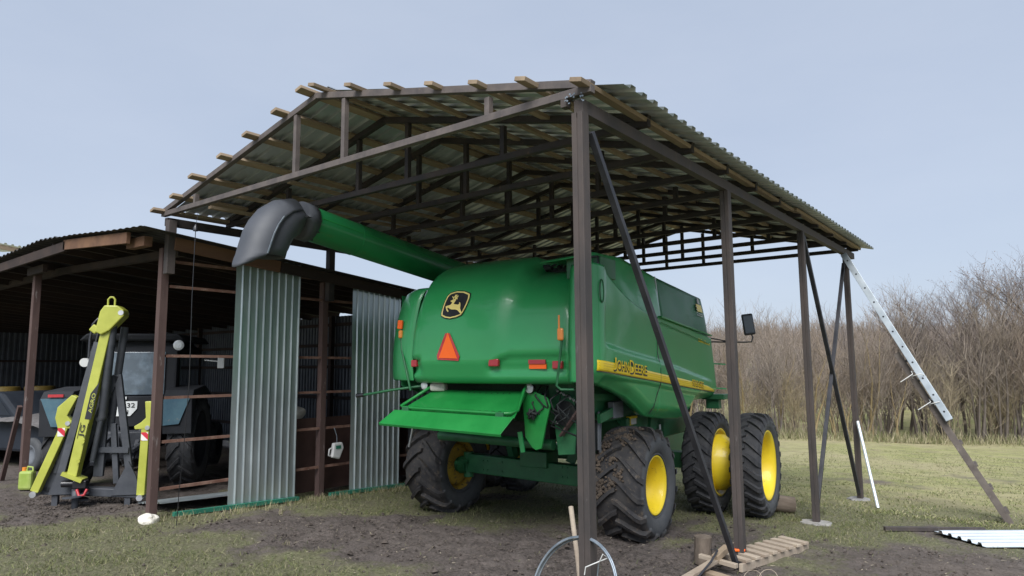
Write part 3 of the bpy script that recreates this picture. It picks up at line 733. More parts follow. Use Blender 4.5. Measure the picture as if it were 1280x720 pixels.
# right side panel
TOP = [(-1.32, 3.01), (-1.12, 2.995), (-1.06, 2.95), (-.99, 2.90), (-.81, 2.82), (-.55, 2.72), (-.21, 2.63), (.08, 2.575), (.40, 2.55), (1.2, 2.48), (2.56, 2.36), (2.9, 2.33)]
BOT = [(-1.32, 1.775), (-1.1, 1.75), (-.79, 1.69), (-.36, 1.575), (-.11, 1.47), (.06, 1.385), (.18, 1.335), (.40, 1.305), (.76, 1.27), (1.36, 1.235), (1.60, 1.25), (1.74, 1.32), (1.88, 1.39), (2.04, 1.44), (2.43, 1.45), (2.9, 1.46)]
SWO = [(-1.21, 2.19), (-1.08, 2.14), (-.44, 2.06), (.37, 1.98), (1.46, 1.84), (2.65, 1.66), (3, 1.62)]
def fb(z): return interp([(1.45, 2.80), (2.36, 2.57), (2.95, 2.50)], z)     # front edge leans
def side_a(b, z):
    zs = interp(SWO, b); zb = interp(BOT, b)
    a = -.10
    fade = sst(b, -1.14, -1.04); a -= 1.6*max(0, -1.14-b)**2 + .002
    amp = .045*fade*(1-sst(b, 1.9, 2.7))
    a -= amp*sst(z, zs-.005, zs+.05)*(1 - .75*sst(z, zs+.05, zs+.75))
    a -= .10*(1-sst(z, zb-.02, zb+.20))**2
    line2 = interp([(-1.3, 1.86), (-.8, 1.82), (.0, 1.755), (1.12, 1.63), (2.6, 1.49)], b)
    a -= .030*(1-sst(z, line2-.04, line2))*fade
    a -= .012*exp(-((b-.43)/.006)**2)
    return a
rows = []; NB = 150
bs = [lerp(-1.32, 2.80, k/NB) for k in range(NB+1)] + [.418, .43, .442]
bs.sort()
for b in bs:
    t, bo = interp(TOP, b), interp(BOT, b)
    col = []
    for j in range(61):
        z = lerp(bo, t, j/60)
        bb = lerp(b, min(b, 1e9), 1) if b < 1.6 else 1.6 + (b-1.6)*(fb(z)-1.6)/1.2
        col.append(c(side_a(bb, z), bb, z))
    rows.append([c(side_a(b, bo) - .10, b if b < 1.6 else 1.6+(b-1.6)*(fb(bo)-1.6)/1.2, bo + .015)] + col + [c(-.22, b if b < 1.6 else 1.6+(b-1.6)*(fb(t)-1.6)/1.2, t+.004)])
mb = MB(); mb.grid(rows, True)
side = mb.build('side_panel', 'green', cmb, solid=.006, fixn=False, offset=1)
mb = MB()   # joint between the two halves of the panel
gp = [(.43, 2.53), (.45, 2.3), (.46, 2.11), (.45, 1.9), (.43, 1.71), (.36, 1.58), (.26, 1.45), (.20, 1.36)]
for (b0, z0), (b1, z1) in zip(gp, gp[1:]): mb.beam(c(side_a(.47, z0)+.0015, b0, z0), c(side_a(.47, z1)+.0015, b1, z1), .010, .006, (1, 0, 0))
mb.build('panel_joint', 'black', cmb)
for pts, nm in (([(.50, 2.475), (1.2, 2.40), (2.45, 2.255)], 'trim_line'),):
    mb = MB(); mb.tube([c(-.097, b, z) for b, z in pts], .006, 6); mb.build(nm, 'tray', side)
# left side panel (other side of the machine)
mb = MB(); rows = []
for b in [lerp(-.72, 2.8, k/20) for k in range(21)]:
    rows.append([c(-3.30 + .08*(1-sst(z, 1.4, 1.7)), b, z if z > 1.9 else max(z, interp(BOT, b))) for z in (1.25, 1.5, 1.7, 1.9, 2.2, 2.6, 2.9)])
mb.grid(rows, True); mb.build('side_panel', 'green', cmb, solid=.006)
# rear of the side panel, small oval badge outline
ring = [c(-.101, -1.19 + .045*cos(t*pi/8), 2.72 + .12*sin(t*pi/8)) for t in range(17)]
mb = MB(); mb.tube(ring, .007, 6); mb.build('oval_outline', 'green_in', side)
# lower structure
mb = MB()
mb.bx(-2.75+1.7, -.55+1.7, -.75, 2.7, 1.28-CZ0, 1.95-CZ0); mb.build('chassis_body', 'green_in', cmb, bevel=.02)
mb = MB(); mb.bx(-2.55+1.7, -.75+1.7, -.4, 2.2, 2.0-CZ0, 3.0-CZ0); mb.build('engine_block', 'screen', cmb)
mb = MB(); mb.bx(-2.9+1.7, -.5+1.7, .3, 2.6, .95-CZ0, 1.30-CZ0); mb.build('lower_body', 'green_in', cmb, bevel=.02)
for a in (-.62, -2.78):
    mb = MB(); mb.poly([c(a, b, z) for b, z in ((-.9, 1.75), (2.6, 1.5), (2.6, .95), (1.6, .95), (1.1, 1.15), (.55, 1.05), (.2, 1.28), (-.5, 1.42))], (.02, 0, 0)); mb.build('side_frame_plate', 'green_in', cmb)
mb = MB(); mb.beam(c(-.5, -.75, 1.60), c(-.5, 2.6, 1.43), .05, .08); mb.build('frame_rail', 'green_in', cmb)
mb = MB(); mb.beam(c(-.45, -.6, 1.35), c(-.45, .6, 1.55), .04, .10); mb.beam(c(-.42, .9, 1.45), c(-.42, .75, .85), .04, .04); mb.build('frame_strut', 'green_in', cmb)
mb = MB(); mb.bx(-.50+1.7, -.42+1.7, -.26, .02, 1.33-CZ0, 1.52-CZ0); mb.build('grey_box', 'greybox', cmb, bevel=.01)
for b0, a0, z0, z1 in ((-.50, -.50, 1.42, 1.0), (-.42, -.52, 1.3, .9)):
    mb = MB(); mb.tube([c(a0, b0, z0), c(a0+.02, b0-.06, (z0+z1)/2), c(a0, b0-.02, z1)], .015, 8); mb.build('hydraulic_ram', 'greybox', cmb)
mb = MB(); mb.bx(1.7-.58, 1.7-.50, .38, .62, 1.20-CZ0, 1.31-CZ0); w_ = mb.build('warning_sticker', 'stripe', cmb)
mb = MB(); mb.bx(1.7-.51, 1.7-.496, .42, .58, 1.21-CZ0, 1.28-CZ0); mb.build('sticker_panel', 'white', w_)
mb = MB(); mb.bx(1.7-.60, 1.7-.50, 1.28, 1.55, .7-CZ0, 1.30-CZ0); mb.build('frame_upright', 'green_in', cmb)
mb = MB(); mb.bx(1.7-.505, 1.7-.496, 1.37, 1.43, 1.07-CZ0, 1.14-CZ0); mb.build('sticker_panel', 'white', cmb)
# rear axle and its ends
mb = MB(); mb.beam(c(-2.72, .06, .64), c(-.55, .06, .58), .16, .245); ax = mb.build('rear_axle', 'green_in', cmb, bevel=.012)
for a in (-2.45, -2.38, -2.15, -1.25, -1.18):
    for dz in (-.06, .06):
        mb = MB(); mb.tube([c(a, -.02, .63+dz), c(a, -.035, .63+dz)], .012, 6); mb.build('axle_bolt', 'green_in', ax)
for a, s in ((-2.74, -1), (-.60, 1)):
    mb = MB(); mb.tube([c(a, .05, .45), c(a, .05, .78)], .07, 14); mb.tube([c(a, .05, .6), c(a+s*.12, .05, .6)], .12, 16)
    mb.beam(c(a-s*.03, -.05, .68), c(a+s*.02, -.22, .66), .06, .04); mb.build('steering_knuckle', 'green_in', cmb, bevel=.004)
mb = MB(); mb.bx(-1.85+1.7, -1.45+1.7, -.06, .25, .66-CZ0, .86-CZ0); mb.build('axle_pivot', 'green_in', cmb, bevel=.01)
for a in (-2.35, -1.0): 
    mb = MB(); mb.beam(c(a, .3, 1.3), c(a+.25*(1 if a < -1.7 else -1), .2, .72), .08, .12); mb.build('axle_hanger', 'green_in', cmb)
mb = MB(); mb.tube([c(-2.6, -.75, 1.08), c(-.95, -.75, 1.05)], .06, 14); mb.build('spreader_shaft', 'green_in', cmb)
mb = MB(); mb.bx(-2.5+1.7, -1.0+1.7, -.75, -.3, 1.1-CZ0, 1.75-CZ0); mb.build('chopper_housing', 'screen', cmb)
mb = MB(); mb.tube([c(-2.62, -1.25, 1.22), c(-2.68, -1.25, .98)], .014, 6); mb.build('latch_rod', 'chrome', cmb)
# front axle, feeder house, cab
mb = MB(); mb.beam(c(-3.3, 2.25, .575), c(-.1, 2.25, .575), .22, .22); mb.build('front_axle', 'green_in', cmb)
mb = MB(); mb.poly([c(-2.3, b, z) for b, z in ((2.6, 1.5), (4.6, .75), (4.6, .25), (2.6, .75))], (1.2, 0, 0)); mb.build('feeder_house', 'green_in', cmb, bevel=.02)
cab = MB(); cab.poly([c(-2.45, b, z) for b, z in ((2.75, 1.55), (4.0, 1.5), (4.3, 1.9), (4.15, 2.75), (2.85, 2.75), (2.75, 2.2))], (1.5, 0, 0)); cab = cab.build('cab', 'glass', cmb, bevel=.05)
mb = MB(); mb.bx(-2.5+1.7, -.9+1.7, 2.7, 4.3, 2.76-CZ0, 2.90-CZ0); mb.build('cab_roof', 'green', cab, bevel=.05)
for a in (-2.46, -.94):
    for b in (2.8, 4.12): 
        mb = MB(); mb.beam(c(a, b, 1.5), c(a, b, 2.77), .05, .05, (0, 1, 0)); mb.build('cab_pillar', 'black', cab)
# mirror and arm on the right of the cab
mb = MB(); mb.tube([c(-.5, 2.75, 2.30), c(.0, 2.95, 2.29), c(.26, 3.12, 2.285), c(.33, 3.22, 2.29), c(.35, 3.24, 2.36), c(.33, 3.22, 2.42)], .011, 8)
mb.tube([c(-.3, 2.65, 2.38), c(.05, 2.98, 2.295)], .010, 6); arm = mb.build('mirror_arm', 'black', cmb)
mb = MB(); rm = Matrix.Rotation(-.12, 3, 'Y') @ Matrix.Rotation(radians(25), 3, 'Z'); mb.box(c(.30, 3.20, 2.56), (.17, .05, .33), rm); mir = mb.build('mirror', 'black', cmb, bevel=.02)
mb = MB(); mb.box(c(.30, 3.20, 2.56) + V((.012, -.028, 0)), (.13, .006, .26), rm); mb.build('mirror_glass', 'mirror', mir)
for z in (1.97, 1.60):
    mb = MB(); mb.beam(c(-.3, 2.78, z), c(-.02, 2.95, z-.02), .10, .02); mb.build('step', 'green', cmb)
mb = MB(); mb.bx(-.35+1.7, -.0+1.7, 2.78, 3.05, 1.42-CZ0, 1.50-CZ0); mb.bx(-.3+1.7, -.1+1.7, 2.84, 2.98, 1.28-CZ0, 1.42-CZ0); mb.build('platform_bracket', 'green_in', cmb, bevel=.01)
mb = MB(); mb.tube([c(-.35, 1.95, 1.45), c(-.3, 2.0, 1.38), c(-.35, 2.1, 1.3)], .05, 8); mb.build('hose_bundle', 'black', cmb)
# grain tank extension
GT = [(-1.13, 2.98), (-1.12, 3.05), (-1.11, 3.14), (-1.06, 3.175), (-.61, 3.19), (-.29, 3.205), (.17, 3.16), (.75, 3.085)]
def tank_grid(b0, b1, name, mat, n):
    rows = []
    for k in range(n+1):
        b = lerp(b0, b1, k/n)
        t = interp([(-1.13, 3.13), (-1.05, 3.175), (-.61, 3.19), (-.29, 3.205), (.17, 3.16), (.75, 3.085), (2.71, 2.93)], b)
        lo = interp(TOP, b) - .02
        bo = lo - .02
        rows.append([c(-.17 - .16*max(0, (z-2.4))**1.3 + .012*noise.noise(V((b*2.2, z*3, 1.))) - (.05*(1-sst(b, -1.13, -.9))), b - (.35*(z-2.4)*.30 if b > 2.5 else 0), z) for z in [lerp(bo, t, j/12) for j in range(13)]] + [c(-.40, b, t-.02), c(-.9, b, t-.05)])
    mb = MB(); mb.grid(rows, True); return mb.build(name, mat, cmb, solid=.01)
tank_grid(-1.10, .74, 'tank_side', 'green', 34)
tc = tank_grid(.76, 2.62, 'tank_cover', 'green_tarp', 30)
mb = MB(); mb.poly([c(-.215-.16*.4, .745, 2.50), c(-.19, .745, 2.50), c(-.255, .745, 3.09), c(-.30, .745, 3.09)], (0, .018, 0)); mb.build('cover_edge', 'lamp', tc)
mb = MB(); mb.beam(c(-.10, .47, 2.545), c(-.10, 2.55, 2.375), .05, .02); mb.build('sill_strip', 'tray', cmb)
mb = MB(); mb.grid([[c(a, b, interp([(-1, 3.10), (.17, 3.10), (.75, 3.02), (2.71, 2.87)], b)) for b in (-.3, .2, .75, 2.4)] for a in (-.42, -1.7, -2.9)], True); mb.build('tank_top', 'green', cmb, solid=.02)
mb = MB(); mb.bx(-1.12+1.7, -.45+1.7, -.62, -.2, 2.9-CZ0, 3.10-CZ0); mb.build('engine_screen', 'screen', cmb); mb = MB(); mb.bx(-.62+1.7, -.2+1.7, -1.0, -.6, 2.9-CZ0, 3.13-CZ0); mb.build('tank_rear_wall', 'green_in', cmb, bevel=.01)
# engine bits poking over the low hood shoulder
rnd = random.Random(8); mb = MB()
for k in range(26):
    a = rnd.uniform(-1.1, -.45); b = rnd.uniform(-.75, -.45); z = 3.06 + rnd.uniform(0, .06)
    mb.tube([c(a, b, z), c(a+rnd.uniform(-.15, .15), b+rnd.uniform(-.05, .1), z+rnd.uniform(-.02, .06))], rnd.uniform(.008, .03), 7)
mb.build('engine_hoses', 'screen', cmb)
mb = MB(); mb.tube([c(-.40, -1.02, 3.12), c(-.22, -1.02, 3.12), c(-.22, -1.02, 3.03)], .012, 6); mb.build('tank_handle', 'black', cmb)
# sticker and lettering on the cover and flank
def tank_a(b, z): return -.17 - .16*max(0, (z-2.4))**1.3
mb = MB(); mb.poly([c(tank_a(2.5, z)+.014, b, z) for b, z in ((2.26, 2.73), (2.50, 2.72), (2.48, 2.83), (2.25, 2.84))], (.004, 0, 0)); st_ = mb.build('cover_emblem', 'stripe', cmb)
mb = MB()
for k in range(4): mb.poly([c(tank_a(2.5, z)+.019, b, z) for b, z in ((2.20, 2.80-.04*k), (2.27, 2.795-.04*k), (2.27, 2.785-.04*k), (2.20, 2.79-.04*k))], (.004, 0, 0))
mb.poly([c(tank_a(2.5, z)+.016, b, z) for b, z in ((2.33, 2.85), (2.42, 2.845), (2.40, 2.93), (2.35, 2.935))], (.004, 0, 0))
for k in range(2): mb.poly([c(tank_a(2.5, z)+.019, b, z) for b, z in ((2.28, 2.70-.03*k), (2.46, 2.69-.03*k), (2.46, 2.68-.03*k), (2.28, 2.69-.03*k))], (.004, 0, 0))
mb.build('emblem_marks', 'white', st_)
def flank_text(txt, b0, z0, b1, z1, h, bold, off, mat, name, slant=0.0, db=0, dz=0):
    """lettering laid on the flank from (b0,z0) to (b1,z1)"""
    L = sqrt((b1-b0)**2 + (z1-z0)**2); vs, fs = fit_text(txt, L, h, bold); mb = MB()
    out = []
    for u, v in vs:
        t = u/L; b = lerp(b0, b1, t) + db + v*slant; z = lerp(z0, z1, t) + v + dz
        out.append(c(side_a(b, z) + off, b, z))
    mb.add(out, fs); o = mb.build(name, mat, side, fixn=False); 
    md = o.modifiers.new('thick', 'SOLIDIFY'); md.thickness = .002; md.offset = 0
    return o
ST = [(-1.46, 2.02), (-.77, 1.96), (.55, 1.83), (1.79, 1.705), (2.3, 1.64), (2.70, 1.56)]
SB = [(-1.46, 1.91), (-.78, 1.85), (.54, 1.73), (1.78, 1.615), (2.3, 1.57), (2.70, 1.535)]
rows = []
for k in range(91):
    b = lerp(-1.28, 2.70, k/90); rows.append([c(side_a(b, lerp(interp(SB, b), interp(ST, b), j/4)) + .0035, b, lerp(interp(SB, b), interp(ST, b), j/4)) for j in range(5)])
mb = MB(); mb.grid(rows, True); mb.build('yellow_stripe', 'stripe', side, fixn=False, solid=.001)
mb = MB()
for j in (.25, .5, .75):
    for k in range(40):
        b = lerp(-1.26, 2.2, k/40); b2 = lerp(-1.26, 2.2, (k+1)/40)
        z, z2 = lerp(interp(SB, b), interp(ST, b), j), lerp(interp(SB, b2), interp(ST, b2), j)
        mb.add([c(side_a(b, z)+.0058, b, z), c(side_a(b2, z2)+.0058, b2, z2), c(side_a(b2, z2)+.0058, b2, z2+.0035), c(side_a(b, z)+.0058, b, z+.0035)], [(0,1,2,3)])
mb.build('stripe_pinlines', worn('stripe_line_ochre', (.55, .36, .01), (.55, .36, .01), .4, bmp=0), side, fixn=False)
mb = MB()
for k in range(60):
    b, b2 = lerp(-1.28, 2.6, k/60), lerp(-1.28, 2.6, (k+1)/60); z, z2 = interp(SB, b), interp(SB, b2)
    mb.add([c(side_a(b, z)+.005, b, z-.010), c(side_a(b2, z2)+.005, b2, z2-.010), c(side_a(b2, z2)+.005, b2, z2), c(side_a(b, z)+.005, b, z)], [(0,1,2,3)])
mb.build('stripe_edge', 'black', side, fixn=False)
for off, db, dz, m, bo, nm in ((.008, .012, -.014, 'black', .035, 'lettering_shadow'), (.011, 0, .004, 'stripe', -.004, 'lettering')):
    for txt, b0, b1, h in (('J', -.965, -.885, .135), ('OHN', -.865, -.555, .10), ('D', -.525, -.405, .14), ('EERE', -.385, -.03, .10)):
        zz = lambda b: 1.905 + (b+.9)*(-.086)
        flank_text(txt, b0, zz(b0) - (.012 if txt == 'D' else (.015 if txt == 'J' else 0)), b1, zz(b1) - (.012 if txt == 'D' else (.015 if txt == 'J' else 0)), h, bo, off, m, nm, 0, db, dz)
for off, db, dz, m, bo, nm in ((.008, .014, -.012, 'black', .02, 'lettering_shadow'), (.011, 0, 0, 'stripe', .0, 'lettering')):
    flank_text('9760 STS', 1.60, 1.665, 2.10, 1.615, .085, bo, off, m, nm, 0, db, dz)
flank_text('Bullet Rotor', 2.02, 2.275, 2.50, 2.225, .05, .01, .006, 'stripe', 'lettering')

# badge, triangle, lamps on the hood
def hp(a, z, off=0):
    return c(a, hood_b(a, z) + recess(a, z) - .012 - off, z)
def bdg(zx, zy):   # badge drawing units to hood position
    a = -2.37 + 1.17*zx/720*.98 + .01*zy/720; z = 3.0 - .09*zx/720 - .98*zy/720
    return a, z
def hood_poly(pts, off, mat, name, parent, th=.004):
    mb = MB(); base = [hp(a, z, off) for a, z in pts]; mb.poly(base, (0, -th, 0)); return mb.build(name, mat, parent)
brd = [(155,300),(158,250),(165,190),(178,145),(200,118),(260,100),(330,102),(388,122),(392,160),(382,220),(362,280),(345,308),(300,328),(240,342),(190,336),(158,322)]
cxb, cyb = 272, 220
def scaled(k): return [bdg(cxb+(x-cxb)*k, cyb+(y-cyb)*k) for x, y in brd]
bd = hood_poly(scaled(1.06), .002, 'black', 'badge', hood)
hood_poly(scaled(1.0), .0045, 'decal_yellow', 'badge_border', bd); hood_poly(scaled(.90), .007, 'black', 'badge_field', bd)
deer = [(186,240),(200,232),(228,226),(238,212),(241,200),(224,194),(223,186),(238,180),(248,170),(268,172),(272,180),(264,196),(258,214),(285,218),(303,220),(313,211),(309,197),(320,204),(326,220),(330,250),(341,272),(354,291),(346,303),(330,286),(308,268),(285,263),(255,264),(232,259),(216,250),(203,249),(212,265),(225,281),(217,288),(201,268),(192,252)]
hood_poly([bdg(*p) for p in deer], .0095, 'decal_yellow', 'badge_deer', bd)
mb = MB()
for st in (((250,174),(242,160),(230,150)), ((243,160),(252,150)), ((262,172),(264,155),(270,132)), ((265,160),(256,146),(258,134)), ((264,165),(278,156),(284,140)), ((268,168),(284,168))):
    for p, q in zip(st, st[1:]): mb.beam(hp(*bdg(*p), .0115), hp(*bdg(*q), .0115), .012, .004, (0, 1, 0))
mb.build('badge_antlers', 'decal_yellow', bd)
tri_o = [(-2.135, 2.025), (-2.145, 2.075), (-2.02, 2.33), (-1.955, 2.33), (-1.80, 2.06), (-1.815, 2.01)]
tri_i = [(-2.11, 2.045), (-1.98, 2.335), (-1.83, 2.035)]
tr = hood_poly(tri_o, .004, 'redborder', 'warning_triangle', hood); hood_poly(tri_i, .010, 'orange', 'triangle_centre', tr)
for a, z, w, h, m in ((-1.345, 1.985, .13, .085, 'red'), (-.585, 1.955, .12, .085, 'red'), (-2.60+.02, 1.985, .09, .085, 'red')):
    mb = MB(); mb.box(hp(a, z, .012), (w, .05, h)); mb.build('tail_lamp', m, hood, bevel=.012)
mb = MB(); mb.box(c(-3.035, -1.02, 1.965), (.10, .05, .085), Matrix.Rotation(-.5, 3, 'Z')); mb.build('tail_lamp', 'red', hood, bevel=.01)
mb = MB(); mb.box(hp(-.82, 1.99, .004), (.21, .02, .045)); rf = mb.build('reflector', 'red', hood); mb = MB(); mb.box(hp(-.82, 1.94, .004), (.21, .02, .05)); mb.build('reflector_orange', 'orange', rf)
mb = MB(); mb.box(c(-2.86, -1.195, 2.0), (.14, .02, .04), Matrix.Rotation(-.30, 3, 'Z')); rf = mb.build('reflector', 'red', hood); mb = MB(); mb.box(c(-2.86, -1.195, 1.955), (.14, .02, .045), Matrix.Rotation(-.30, 3, 'Z')); mb.build('reflector_orange', 'orange', rf)
# corner marker lamps on their bent stalks
def stalk(pts, lamp, name='marker_lamp'):
    mb = MB(); mb.tube(pts, .014, 8); s = mb.build('marker_stalk', 'green_in', cmb)
    return s
s = stalk([c(-.36, -1.36, 1.70), c(-.50, -1.38, 1.70), c(-.54, -1.40, 1.74), c(-.50, -1.40, 2.0), c(-.47, -1.40, 2.22)], 0)
mb = MB(); mb.box(c(-.475, -1.42, 2.27), (.07, .04, .13)); mb.build('marker_lens', 'amber', s, bevel=.018); mb = MB(); mb.box(c(-.485, -1.43, 2.40), (.02, .012, .14)); mb.build('marker_flag', 'amber', s, bevel=.004)
s = stalk([c(-2.62, -1.30, 1.66), c(-2.66, -1.32, 1.85), c(-2.84, -1.22, 2.15), c(-2.87, -1.20, 2.30)], 0)
mb = MB(); mb.box(c(-2.87, -1.21, 2.35), (.06, .04, .10)); mb.build('marker_lens', 'amber', s, bevel=.015); mb = MB(); mb.box(c(-2.87, -1.22, 2.47), (.075, .03, .11), Matrix.Rotation(.1, 3, 'Y')); mb.build('marker_flag', 'orange', s, bevel=.008)
# bar sticking out to the left below the hood
mb = MB(); mb.tube([c(-2.5, -1.1, 1.72), c(-2.9, -1.35, 1.66), c(-3.25, -1.45, 1.60)], .016, 8); lb = mb.build('rear_guard_bar', 'green_in', cmb); mb = MB(); mb.tube([c(-3.25, -1.45, 1.60), c(-3.35, -1.48, 1.59)], .024, 8); mb.build('bar_grip', 'black', lb)
for a, b, z in ((-1.02, -1.12, 1.70), (-2.50, -1.15, 1.72)):
    mb = MB(); mb.tube([c(a, b+.05, z), c(a, b-.02, z), c(a, b-.04, z)], [.03, .06, .05], 16); wl = mb.build('work_lamp', 'black', cmb); mb = MB(); mb.tube([c(a, b-.041, z), c(a, b-.052, z)], [.052, .03], 16); mb.build('lamp_lens', 'lamp', wl)
mb = MB(); mb.box(c(-2.33, -1.12, 1.70), (.20, .12, .10), Matrix.Rotation(.3, 3, 'Z')); mb.build('pale_cover', 'sack', cmb, bevel=.03)
# spreader tray
TA = c(-2.40, -1.10, 1.665); TB = c(-1.08, -1.10, 1.665); F0 = c(-2.60, -1.52, 1.43); F1 = c(-.99, -1.52, 1.40); F2 = c(-2.64, -1.56, 1.445); F3 = c(-.97, -1.56, 1.415); L0 = c(-2.72, -1.74, 1.30); L1 = c(-1.02, -1.74, 1.25)
rows = []
for k in range(25):
    t = k/24; r = [lerp_v(TA, TB, t) + V((0, 0, 0)), lerp_v(lerp_v(TA, TB, t), lerp_v(F0, F1, t), .5) + V((0, 0, .005)), lerp_v(F0, F1, t), lerp_v(F2, F3, t), lerp_v(L0, L1, t), lerp_v(L0, L1, t) + V((0, .015, -.03))]
    rows.append(r)
mb = MB(); mb.grid(rows, False); tray = mb.build('spreader_tray', 'tray', cmb, solid=.012, bevel=.006)
mb = MB(); mb.tube([TB + V((.03, .0, .10)), TB + V((.02, -.10, .02)), F1 + V((-.03, .12, .07)), F1 + V((-.05, -.0, .05)), F1 + V((-.15, -.02, .045)), F0 + V((.1, -.02, .045)), F0 + V((.0, .02, .05)), TA + V((-.02, -.05, .04)), TA + V((.06, .1, .10))], .018, 8); mb.build('tray_rail', 'tray', tray)
mb = MB()
for t in (.08, .90): mb.box(lerp_v(F0, F1, t) + V((0, -.02, .03)), (.10, .05, .05))
mb.build('tray_brackets', 'green_in', tray, bevel=.004)
mb = MB(); rnd = random.Random(2)
for k in range(16):
    t = .05 + .058*k; p = lerp_v(lerp_v(TA, TB, t), lerp_v(F0, F1, t), .82) + V((0, 0, .007)); mb.box(p, (.035 if k % 3 else .05, .010, .004))
for k in range(8):
    p = lerp_v(lerp_v(TA, TB, .42+.06*k), lerp_v(F0, F1, .42+.06*k), .12) + V((0, 0, .005)); mb.box(p, (.012, .012, .006))
mb.build('tray_slots', 'screen', tray)
# plates right of the tray
def plate(pts, b, name, mat='green_in', th=.03):
    mb = MB(); mb.poly([c(a, b, z) for a, z in pts], (0, th, 0)); return mb.build(name, mat, cmb, bevel=.004)
p1 = plate([(-1.14, 1.66), (-.98, 1.665), (-.82, 1.60), (-.78, 1.51), (-.84, 1.30), (-.90, 1.05), (-.97, 1.03), (-1.02, 1.06), (-1.10, 1.16)], -1.12, 'rear_plate', 'tray')
mb = MB(); mb.tube([c(-.985, -1.14, 1.42), c(-.985, -1.17, 1.42)], .05, 12)
for k in range(6): mb.tube([c(-.985+.06*cos(k), -1.165, 1.42+.06*sin(k)), c(-.985+.02*cos(k+1), -1.19, 1.42+.02*sin(k+1))], .016, 6)
mb.build('plate_knob', 'screen', p1)
mb = MB(); mb.beam(c(-1.16, -1.14, 1.22), c(-1.12, -1.14, 1.0), .05, .02, (0, 1, 0)); mb.build('plate_foot', 'green', p1)
p2 = plate([(-.90, 1.62), (-.62, 1.60), (-.60, 1.25), (-.62, .98), (-.82, .96), (-.86, 1.26)], -.88, 'rear_plate', 'green_in')
for a, z in ((-.815, 1.35), (-.735, 1.345)):
    mb = MB(); mb.box(c(a, -.886, z), (.05, .006, .09)); s_ = mb.build('warning_sticker', 'white', p2); mb = MB(); mb.box(c(a, -.890, z+.0), (.012, .004, .045)); mb.box(c(a+.004, -.890, z-.02), (.025, .004, .010)); mb.build('sticker_marks', 'black', s_)
mb = MB(); mb.beam(c(-.74, -.95, 1.18), c(-.45, -.95, 1.55), .02, .10, (0, 1, 0)); mb.build('swing_arm', 'oldpost', cmb)
rnd = random.Random(15)
for k in range(9):
    a = rnd.uniform(-1.0, -.6); mb = MB(); z = rnd.uniform(1.5, 1.75)
    mb.tube([c(a, -.95, z), c(a+rnd.uniform(-.1, .1), -1.14, z-.1), c(a+rnd.uniform(-.2, .2), -1.15, z-.2), c(a+rnd.uniform(-.25, .25), -.9, z-.38)], .009, 6)
    mb.build('hydraulic_hose', 'screen', cmb)
mb = MB()
for k in range(7): mb.tube([c(-.80+.04*k, -.93, 1.68-.02*k), c(-.78+.04*k, -.95, 1.665-.02*k)], .014, 6)
mb.build('drive_chain', 'chrome', cmb)
mb = MB(); mb.tube([c(-.72, -.9, 1.42), c(-.72, -.78, 1.42)], .14, 20); mb.build('pulley', 'black', cmb)
mb = MB(); mb.box(c(-.66, -.6, 1.15), (.28, .3, .35)); mb.build('gear_case', 'screen', cmb, bevel=.03)
# unloading auger with rubber spout
A0, A1 = c(-3.0, .9, 3.17), c(-3.0, -2.63, 3.545)
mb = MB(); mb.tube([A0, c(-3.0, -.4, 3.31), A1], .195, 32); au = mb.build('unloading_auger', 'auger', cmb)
mb = MB()
def auring(t, r, w):
    p = lerp_v(A0, A1, t); d = (A1-A0).normalized(); mb.tube([p - d*w/2, p + d*w/2], r, 32)
auring(.993, .206, .03); mb.build('auger_flange', 'auger', au)
mb = MB(); auring(.80, .200, .012); mb.build('auger_band', 'auger', au)
mb = MB(); d = (A1-A0).normalized(); mb.tube([A0 + V((.190, 0, .04)), A1 + V((.190, 0, .04))], .006, 6); mb.build('auger_seam', 'tray', au)
mb = MB()
for k in range(10):
    an = k*2*pi/10; p = lerp_v(A0, A1, .995) + V((cos(an)*.207, 0, sin(an)*.207)); mb.tube([p - d*.02, p + d*.02], .010, 6)
mb.build('flange_bolts', 'black', au)
path = [(-2.60, 3.540, .198, .198), (-2.72, 3.552, .203, .203), (-2.84, 3.548, .208, .207), (-2.95, 3.508, .214, .211), (-3.035, 3.435, .222, .215), (-3.09, 3.35, .226, .213), (-3.13, 3.26, .230, .208), (-3.16, 3.17, .234, .20), (-3.18, 3.09, .238, .19)]
n = 36
def spout_sec(i, off=0):
    b, z, rb, ra = path[i]; q0 = path[max(i-1, 0)]; q1 = path[min(i+1, len(path)-1)]
    t = V((0, q1[0]-q0[0], q1[1]-q0[1])).normalized(); w = t.cross(V((1, 0, 0)))
    if i >= len(path)-2: w = (w + V((0, 0, .25 if w.y > 0 else -.25))).normalized()
    return c(-3.0, b, z), w*(1 if w.y < 0 else -1), rb+off, ra+off
rows = []
for i in range(len(path)):
    p, w, rb, ra = spout_sec(i)
    rows.append([p + V((1, 0, 0))*ra*sin(2*pi*k/n) + w*rb*cos(2*pi*k/n) for k in range(n)])
mb = MB(); mb.grid(rows, True, True); sp = mb.build('spout', 'rubber_boot', au, solid=.012, offset=-1)
